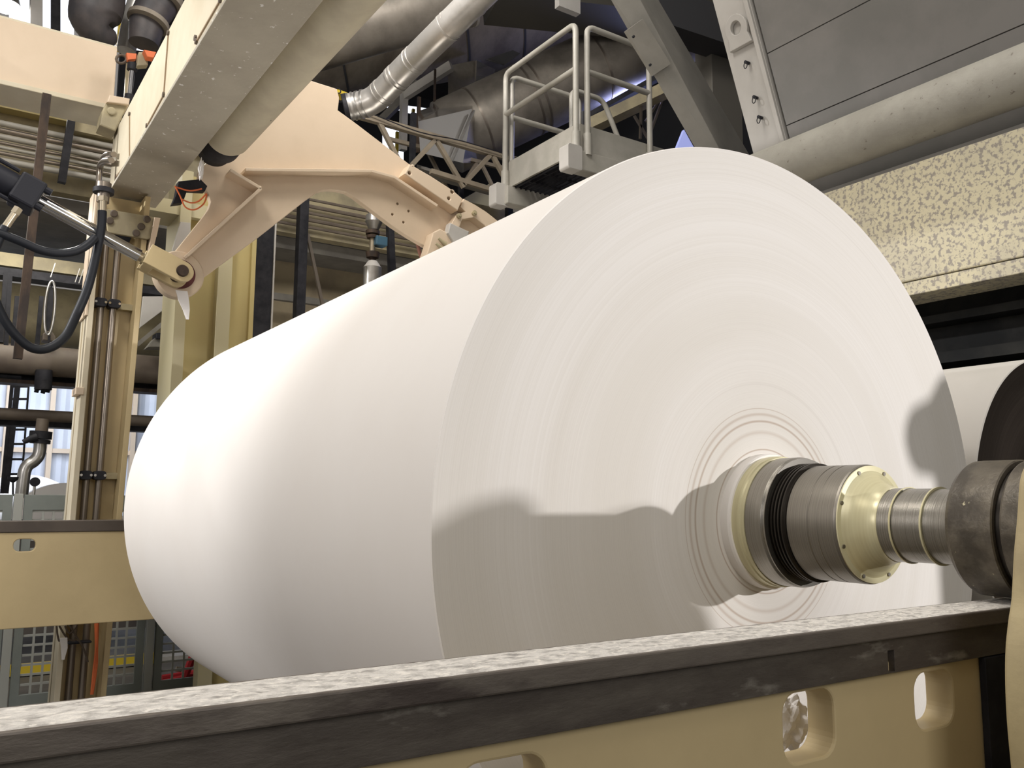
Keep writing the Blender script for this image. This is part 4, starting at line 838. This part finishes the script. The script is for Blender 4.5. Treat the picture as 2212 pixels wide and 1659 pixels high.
# steel frame between ducts
sf = thing('stair_frame', 'pale steel stair frame with upright and sloping channel behind the catwalk', 'stair', PY(870, 300, 13.5))
finish('upright', *g_bar(PY(873, 200, 13), PY(870, 325, 13), .11), M['greyl'], sf)
finish('stringer', *g_bar(PY(872, 208, 13), PY(975, 142, 12.2), .10, .16), M['greyl'], sf)
finish('slope_beam', *g_bar(PY(822, 262, 13.4), PY(905, 180, 13.0), .12), M['conc'], sf)
finish('far_rod', *g_bar(PY(940, 150, 12), PY(936, 330, 12), .03), M['rust'], sf)
finish('far_rod', *g_bar(PY(905, 210, 12), PY(903, 330, 12), .05), M['rust'], sf)
tag(finish('dark_post', *g_bar(PY(893, 245, 11.3), PY(890, 360, 11.3), .075), M['black']), 'black post rising through the catwalk truss', 'post')
for k, (x0_, y0_, x1_, y1_, Yv) in enumerate(((835,218,868,238,17), (880,228,925,250,17), (828,268,872,350,17), (700,188,750,208,17))):
    p = px2([(x0_, y0_), (x1_, y0_+6), (x1_, y1_), (x0_, y1_-8)], Yv); tag(finish('window_%d' % (k+1), *plateY(p, [], Yv, Yv+.05, .003), M['winglow']), kind='structure')
for x, y0_, y1_, k in ((857,228,236,'left'), (893,236,246,'right'), (858,285,330,'lower')):
    tag(finish('yellow_stanchion', *g_bar(PY(x, y0_, 16.5), PY(x-1, y1_, 16.5), .06), M['yellow']), 'small yellow stanchion in the bright gap behind the catwalk, %s one' % k, 'stanchion')
yv = thing('yellow_handwheel', 'yellow valve body with black handwheel above the tip of the cast arm', 'valve', PY(735, 200, 11))
finish('valve_body', *plateY(px2([(715,189),(736,194),(752,200),(748,206),(716,196)], 11), [], 11, 11.2, .01), M['yellow'], yv)
q = PY(731, 196, 10.9); finish('handwheel', *g_tube([(q[0]+.035*math.cos(a), 10.9, q[2]+.035*math.sin(a)) for a in np.linspace(0, 2*math.pi, 17)[:-1]], .008, 6, closed=True), M['black'], yv, True)

# ------------------------------------------------------------------ catwalk truss
ct = thing('catwalk', 'cream steel lattice catwalk truss between the cast arm and the platform', 'catwalk', PY(950, 400, 10.9))
M['truss'] = mat('catwalk_paint', (.27,.225,.165), .6, col2=(.21,.175,.13), scale=3)
def tb(x0_, y0_, x1_, y1_, w, Yv, nm): return finish(nm, *g_bar(PY(x0_, y0_, Yv), PY(x1_, y1_, Yv), w), M['truss'], ct, bevel=.003)
for (yv_, oy) in ((10.6, 0),):
    tb(770,248,1190,368,.085,yv_,'top_chord'); tb(930,370,1200,452,.07,yv_,'bottom_chord')
    for s in ((818,262,860,345), (940,302,888,358), (942,302,1002,405), (1058,336,1000,400), (1065,338,1120,440), (1175,362,1120,440)): tb(*s, .062, yv_, 'diagonal')
tb(838,300,1200,392,.06,11.6,'top_chord'); tb(920,320,972,420,.05,11.6,'diagonal'); tb(1030,352,1000,398,.05,11.6,'diagonal'); tb(1040,354,1075,425,.05,11.6,'diagonal')
finish('walkway', *g_prism([PY(900,355,10.7), PY(1250,470,10.7), PY(1250,476,10.7), PY(900,361,10.7)], [PY(900,372,11.6), PY(1250,458,11.6), PY(1250,464,11.6), PY(900,378,11.6)]), M['conc'], ct)
tag(finish('walk_cable', *g_tube([PY(790, 240, 10.5), PY(905, 285, 10.5), PY(1000, 305, 10.5), PY(1130, 345, 10.5)], .008, 6, smooth=4), M['black'], smooth=True), 'thin black cable running along the catwalk top chord', 'cable')
for k, (x, l) in enumerate(((995, 'centre'), (1098, 'right'))):
    tag(finish('walkway_post', *g_bar(PY(x, 300 if k else 395, 11.8), PY(x+2, 520, 11.8), .10 if k else .07), M['black']), 'black post under the %s of the catwalk' % l, 'post')
cg2 = tag(finish('ochre_ledge', *g_prism([PY(1000,430,12.2), PY(1060,395,12.2), PY(1130,420,12.2), PY(1120,470,12.2), PY(1010,450,12.2)], [PY(1000,430,12.6), PY(1060,395,12.6), PY(1130,420,12.6), PY(1120,470,12.6), PY(1010,450,12.6)]), M['yellowp']), 'dim ochre steel block behind the lower catwalk chord', 'block')

# beams behind platform, blue light
rb = thing('roof_beam', 'dim sloping steel beam with lattice web behind the platform handrails', 'beam', PY(1350, 230, 9.8))
finish('beam_body', *g_bar(PY(1270,275,10.6), PY(1480,175,9.4), .25, .18), M['cream_dull'], rb)
finish('beam_edge', *g_bar(PY(1260,258,10.6), PY(1480,135,9.4), .12, .08), M['black'], rb)
for s in ((1385,228,1383,300), (1440,190,1400,300), (1425,215,1395,262), (1370,250,1400,300)): finish('lattice_bar', *g_bar(PY(s[0], s[1], 9.9), PY(s[2], s[3], 9.9), .035), M['pipe_steel'], rb)
tag(finish('window_9', *plateY(px2([(1462,320),(1478,280),(1500,320)], 9), [], 9, 9.05, .003), M['skyglow']), kind='structure')
tag(finish('crane_fitting', *g_box(PY(1208, 12, 8.9), tuple(Vector(PY(1246, -6, 8.98))+Vector((.0, .02, .1)))), M['greyl']), 'pale steel fitting cut by the top edge above the platform rail', 'fitting')
tag(finish('overhead_girder', *g_bar(PY(1060, -20, 10.4), PY(1600, 40, 9.2), .9, .6), mat('dark_girder_paint', (.06,.055,.045), .7)), 'dark overhead girder crossing the top behind the diagonal brace', 'girder')

# upper left: dark ducts and columns near the lamp
for k, pth in enumerate(([(225,-40), (215,20), (190,50), (240,80)], )):
    pass
dl = thing('sooty_duct', 'left of two sooty black fabric ducts above the transverse beam', 'duct', PY(200, 50, 10.2))
finish('duct_body', *g_tube([PY(215,-60,10.2), PY(212,0,10.2), PY(205,40,10.2), PY(222,75,10.2), PY(250,80,10.2)], [.28,.28,.27,.18,.06], 32, smooth=5), mat('soot_black', (.035,.033,.038), .55, col2=(.07,.06,.06), scale=3, bump=.3, bscale=3), dl, True)
dl2 = thing('ribbed_duct', 'right of two sooty black ducts, tucked against the inclined beam', 'duct', PY(320, 60, 10.2))
finish('duct_body', *g_tube([PY(370,-60,10.2), PY(345,0,10.2), PY(320,45,10.2), PY(310,95,10.2)], [.24,.22,.2,.16], 32, smooth=5), bpy.data.materials['soot_black'], dl2, True)
finish('joint_rib', *join([g_tube([PY(352,-8,10.15), PY(347,4,10.15)], .245, 32), g_tube([PY(322,42,10.15), PY(319,50,10.15)], .23, 32)]), M['insul'], dl2, True)
sdt = tag(finish('shiny_duct', *g_tube([PY(305,-20,10.8), PY(290,25,10.8), PY(282,60,10.8), PY(272,110,10.8)], .11, 24, smooth=4), M['alu'], smooth=True), 'shiny narrow duct between the two sooty ducts', 'duct')
tag(finish('yellow_post', *g_bar(PY(268, 20, 11), PY(258, 110, 11), .09), M['yellow']), 'yellow post between the two sooty ducts', 'post')
for k, (x, w, lb) in enumerate(((78, .16, 'pale grey roof column nearest the bright lamp'), (120, .12, 'dark roof column left of the sooty ducts'))):
    tag(finish('roof_post', *g_bar(PY(x, -60, 14), PY(x, 140, 14), w), M['greyl'] if k == 0 else M['black']), lb, 'column')
tag(finish('window_5', *plateY(px2([(20,-60),(160,-60),(160,90),(20,60)], 16), [], 16, 16.05, .004), M['winglow']), kind='structure')
tag(finish('window_6', *plateY(px2([(240,-60),(330,-60),(330,110),(240,100)], 16), [], 16, 16.05, .004), M['winglow']), kind='structure')
LP = PY(12, 8, 14.0)
lm = thing('high_bay_lamp', 'bright high bay lamp glaring at the top left corner', 'lamp', LP)
finish('reflector', *g_lathe((LP[0], LP[1], 0), [(LP[2]-.02,.20), (LP[2]+.10,.17), (LP[2]+.2,.08), (LP[2]+.3,.07)], 32, axis='Z'), M['steel'], lm, True)
finish('lens', *g_lathe((LP[0], LP[1], 0), [(LP[2]-.03,.001), (LP[2]-.03,.19), (LP[2]-.10,.12), (LP[2]-.13,.001)], 32, axis='Z', cap=False), M['lampglow'], lm, True)

# ------------------------------------------------------------------ room
tag(finish('floor', *g_box((-14, -8, FLOOR-.1), (16, 24, FLOOR)), M['floor']), kind='structure')
tag(finish('ceiling', *g_box((-14, 2, 12), (16, 24, 12.2)), M['ceil']), kind='structure')
tag(finish('wall_right', *g_box((13.5, 2, FLOOR), (13.7, 24, 12)), M['ceil']), kind='structure')
tag(finish('wall_upper', *g_box((3.2, 22.4, 3.0), (13.5, 22.6, 12)), M['ceil']), kind='structure')

# ------------------------------------------------------------------ lights
def area(name, loc, tgt, size, power, col=(1, 1, 1), sy=None, spread=None):
    l = bpy.data.lights.new(name, 'AREA'); l.energy = power; l.color = col; l.size = size
    if sy: l.shape = 'RECTANGLE'; l.size_y = sy
    if spread: l.spread = spread
    o = bpy.data.objects.new(name, l); C.objects.link(o); o.location = loc
    o.rotation_euler = (Vector(tgt)-Vector(loc)).to_track_quat('-Z', 'Y').to_euler(); return o
def spot(name, loc, tgt, power, ang, blend, rad, col=(1, 1, 1)):
    l = bpy.data.lights.new(name, 'SPOT'); l.energy = power; l.color = col; l.spot_size = math.radians(ang); l.spot_blend = blend; l.shadow_soft_size = rad
    o = bpy.data.objects.new(name, l); C.objects.link(o); o.location = loc
    o.rotation_euler = (Vector(tgt)-Vector(loc)).to_track_quat('-Z', 'Y').to_euler(); return o
KS = Vector((2.9, 2.33, 0))+Vector((.63, -1, .17))*7.5
spot('key_lamp', KS, (3.5, 2.33, .3), 2500, 42, .9, .06, (1, .965, .96))
def thrown(x, y, yo):       # where an outline must stand at depth yo for the key lamp to throw it on the roll face at pixel (x, y)
    p = Vector(PY(x, y, CY)); k = (CY-yo)/(CY-KS.y); q = p+(KS-p)*k; return (q.x, q.z)
dk = thing('roll_shadow_caster', 'added grey shadow caster standing unseen behind the camera beside the near rail', 'shadow caster', (3.2, -.7, FLOOR))  # invented unseen blocker, outline shaped to shade the roll face
top = [thrown(x, y, -.67) for x, y in ((-900,1260),(300,1230),(800,1190),(935,1165),(985,1125),(1040,1094),(1075,1074),(1105,1066),(1140,1074),(1162,1100),(1172,1168),(1215,1158),(1290,1124),(1340,1108),(1395,1098),(1435,1110),(1452,1150),(1480,1270),(1520,1300),(1545,1360),(1560,1480))]
body = [(top[-1][0], FLOOR), (top[0][0], FLOOR)]
finish('caster_outline', *plateY(top+body, [], -.75, -.67, .004), M['fence'], dk)
finish('caster_base', *g_box((-1.0, -1.3, FLOOR), (2.6, -.75, -.9)), M['fence'], dk, bevel=.01)
sgd = thing('edge_shadow_caster', 'added grey shadow caster standing unseen behind the camera at the right', 'switch box', (4.6, -.7, FLOOR))  # second invented blocker, shades the right edge of the roll face
rs = [thrown(x, y, -.67) for x, y in ((2038,1420),(2035,1030),(2030,1022),(1998,1015),(1982,990),(1972,950),(1972,915),(1984,880),(2005,865),(2022,858),(2045,812),(2212,735),(2700,690),(2720,1430))]
rs = [(rs[0][0], FLOOR)]+rs[1:-1]+[(rs[-1][0], FLOOR)]
finish('edge_caster_outline', *plateY(rs, [], -.75, -.67, .004), M['fence'], sgd)
area('high_bay_right', (2.6, 3.2, 9.0), (4.6, 3.4, 0), 2.0, 150, (1, .95, .88))
area('front_fill', (.8, -4.5, 3.2), (3.2, 2.3, 0), 3.0, 130, (1, .96, .92))  # added soft fill from the front, lifts the shaded roll face
area('high_bay_front', (-1.5, -1.0, 6.5), (2.5, 5, 0), 2.5, 80, (1, .93, .82))
area('high_bay_left', (-2.2, 4.2, 9.0), (.5, 5, 0), 2.5, 560, (1, .95, .88))
area('side_bay', (-7, 3.5, 3.0), (2, 5, 0), 2.5, 170, (1, .95, .92))
spot('high_bay_far', (-5.5, 9.05, 4.7), (1.4, 7.3, 1.5), 2100, 45, .5, .10, (1, .98, .96))
spot('high_bay_lamp_light', tuple(Vector(LP)+Vector((0,0,-.2))), (1.7, 6.6, .5), 2600, 26, .5, .10, (1, .97, .95))
area('duct_fill', (4.2, 9.2, -.2), (4.6, 10.5, 5), 1.6, 55, (1, .92, .82))  # added lamp hidden behind the roll, lights the duct undersides
area('upper_fill', (3.3, 7.2, 6.3), (5.3, 10.0, 4.4), .8, 95, (1, .95, .90))  # added fill to brighten the ducts and platform side
area('blue_sheen_light', PY(1425, 300, 11.3), PY(1340, 170, 10.2), .8, 60, (.45, .5, 1))  # added blue lamp for the sheen on the duct underside
area('fence_fill', (.5, 11.5, 3.3), (.6, 12.2, -1.5), 2.0, 70, (1, .95, .85))  # added fill to brighten the fence and what stands behind it
area('siding_fill', (1.5, 17.5, 2.6), (2, 22, 0), 3.5, 300, (.80, .87, 1))  # hidden lamp added before the siding in place of daylight through it
w = bpy.data.worlds.new('hall'); bpy.context.scene.world = w; w.use_nodes = True
w.node_tree.nodes['Background'].inputs[0].default_value = (1, .95, .90, 1); w.node_tree.nodes['Background'].inputs[1].default_value = .25
vs_ = bpy.context.scene.view_settings; vs_.view_transform = 'Standard'; vs_.look = 'None'; vs_.gamma = 1; vs_.use_curve_mapping = False; vs_.exposure = 0
for o in bpy.data.objects:
    if 'org' in o: del o['org']
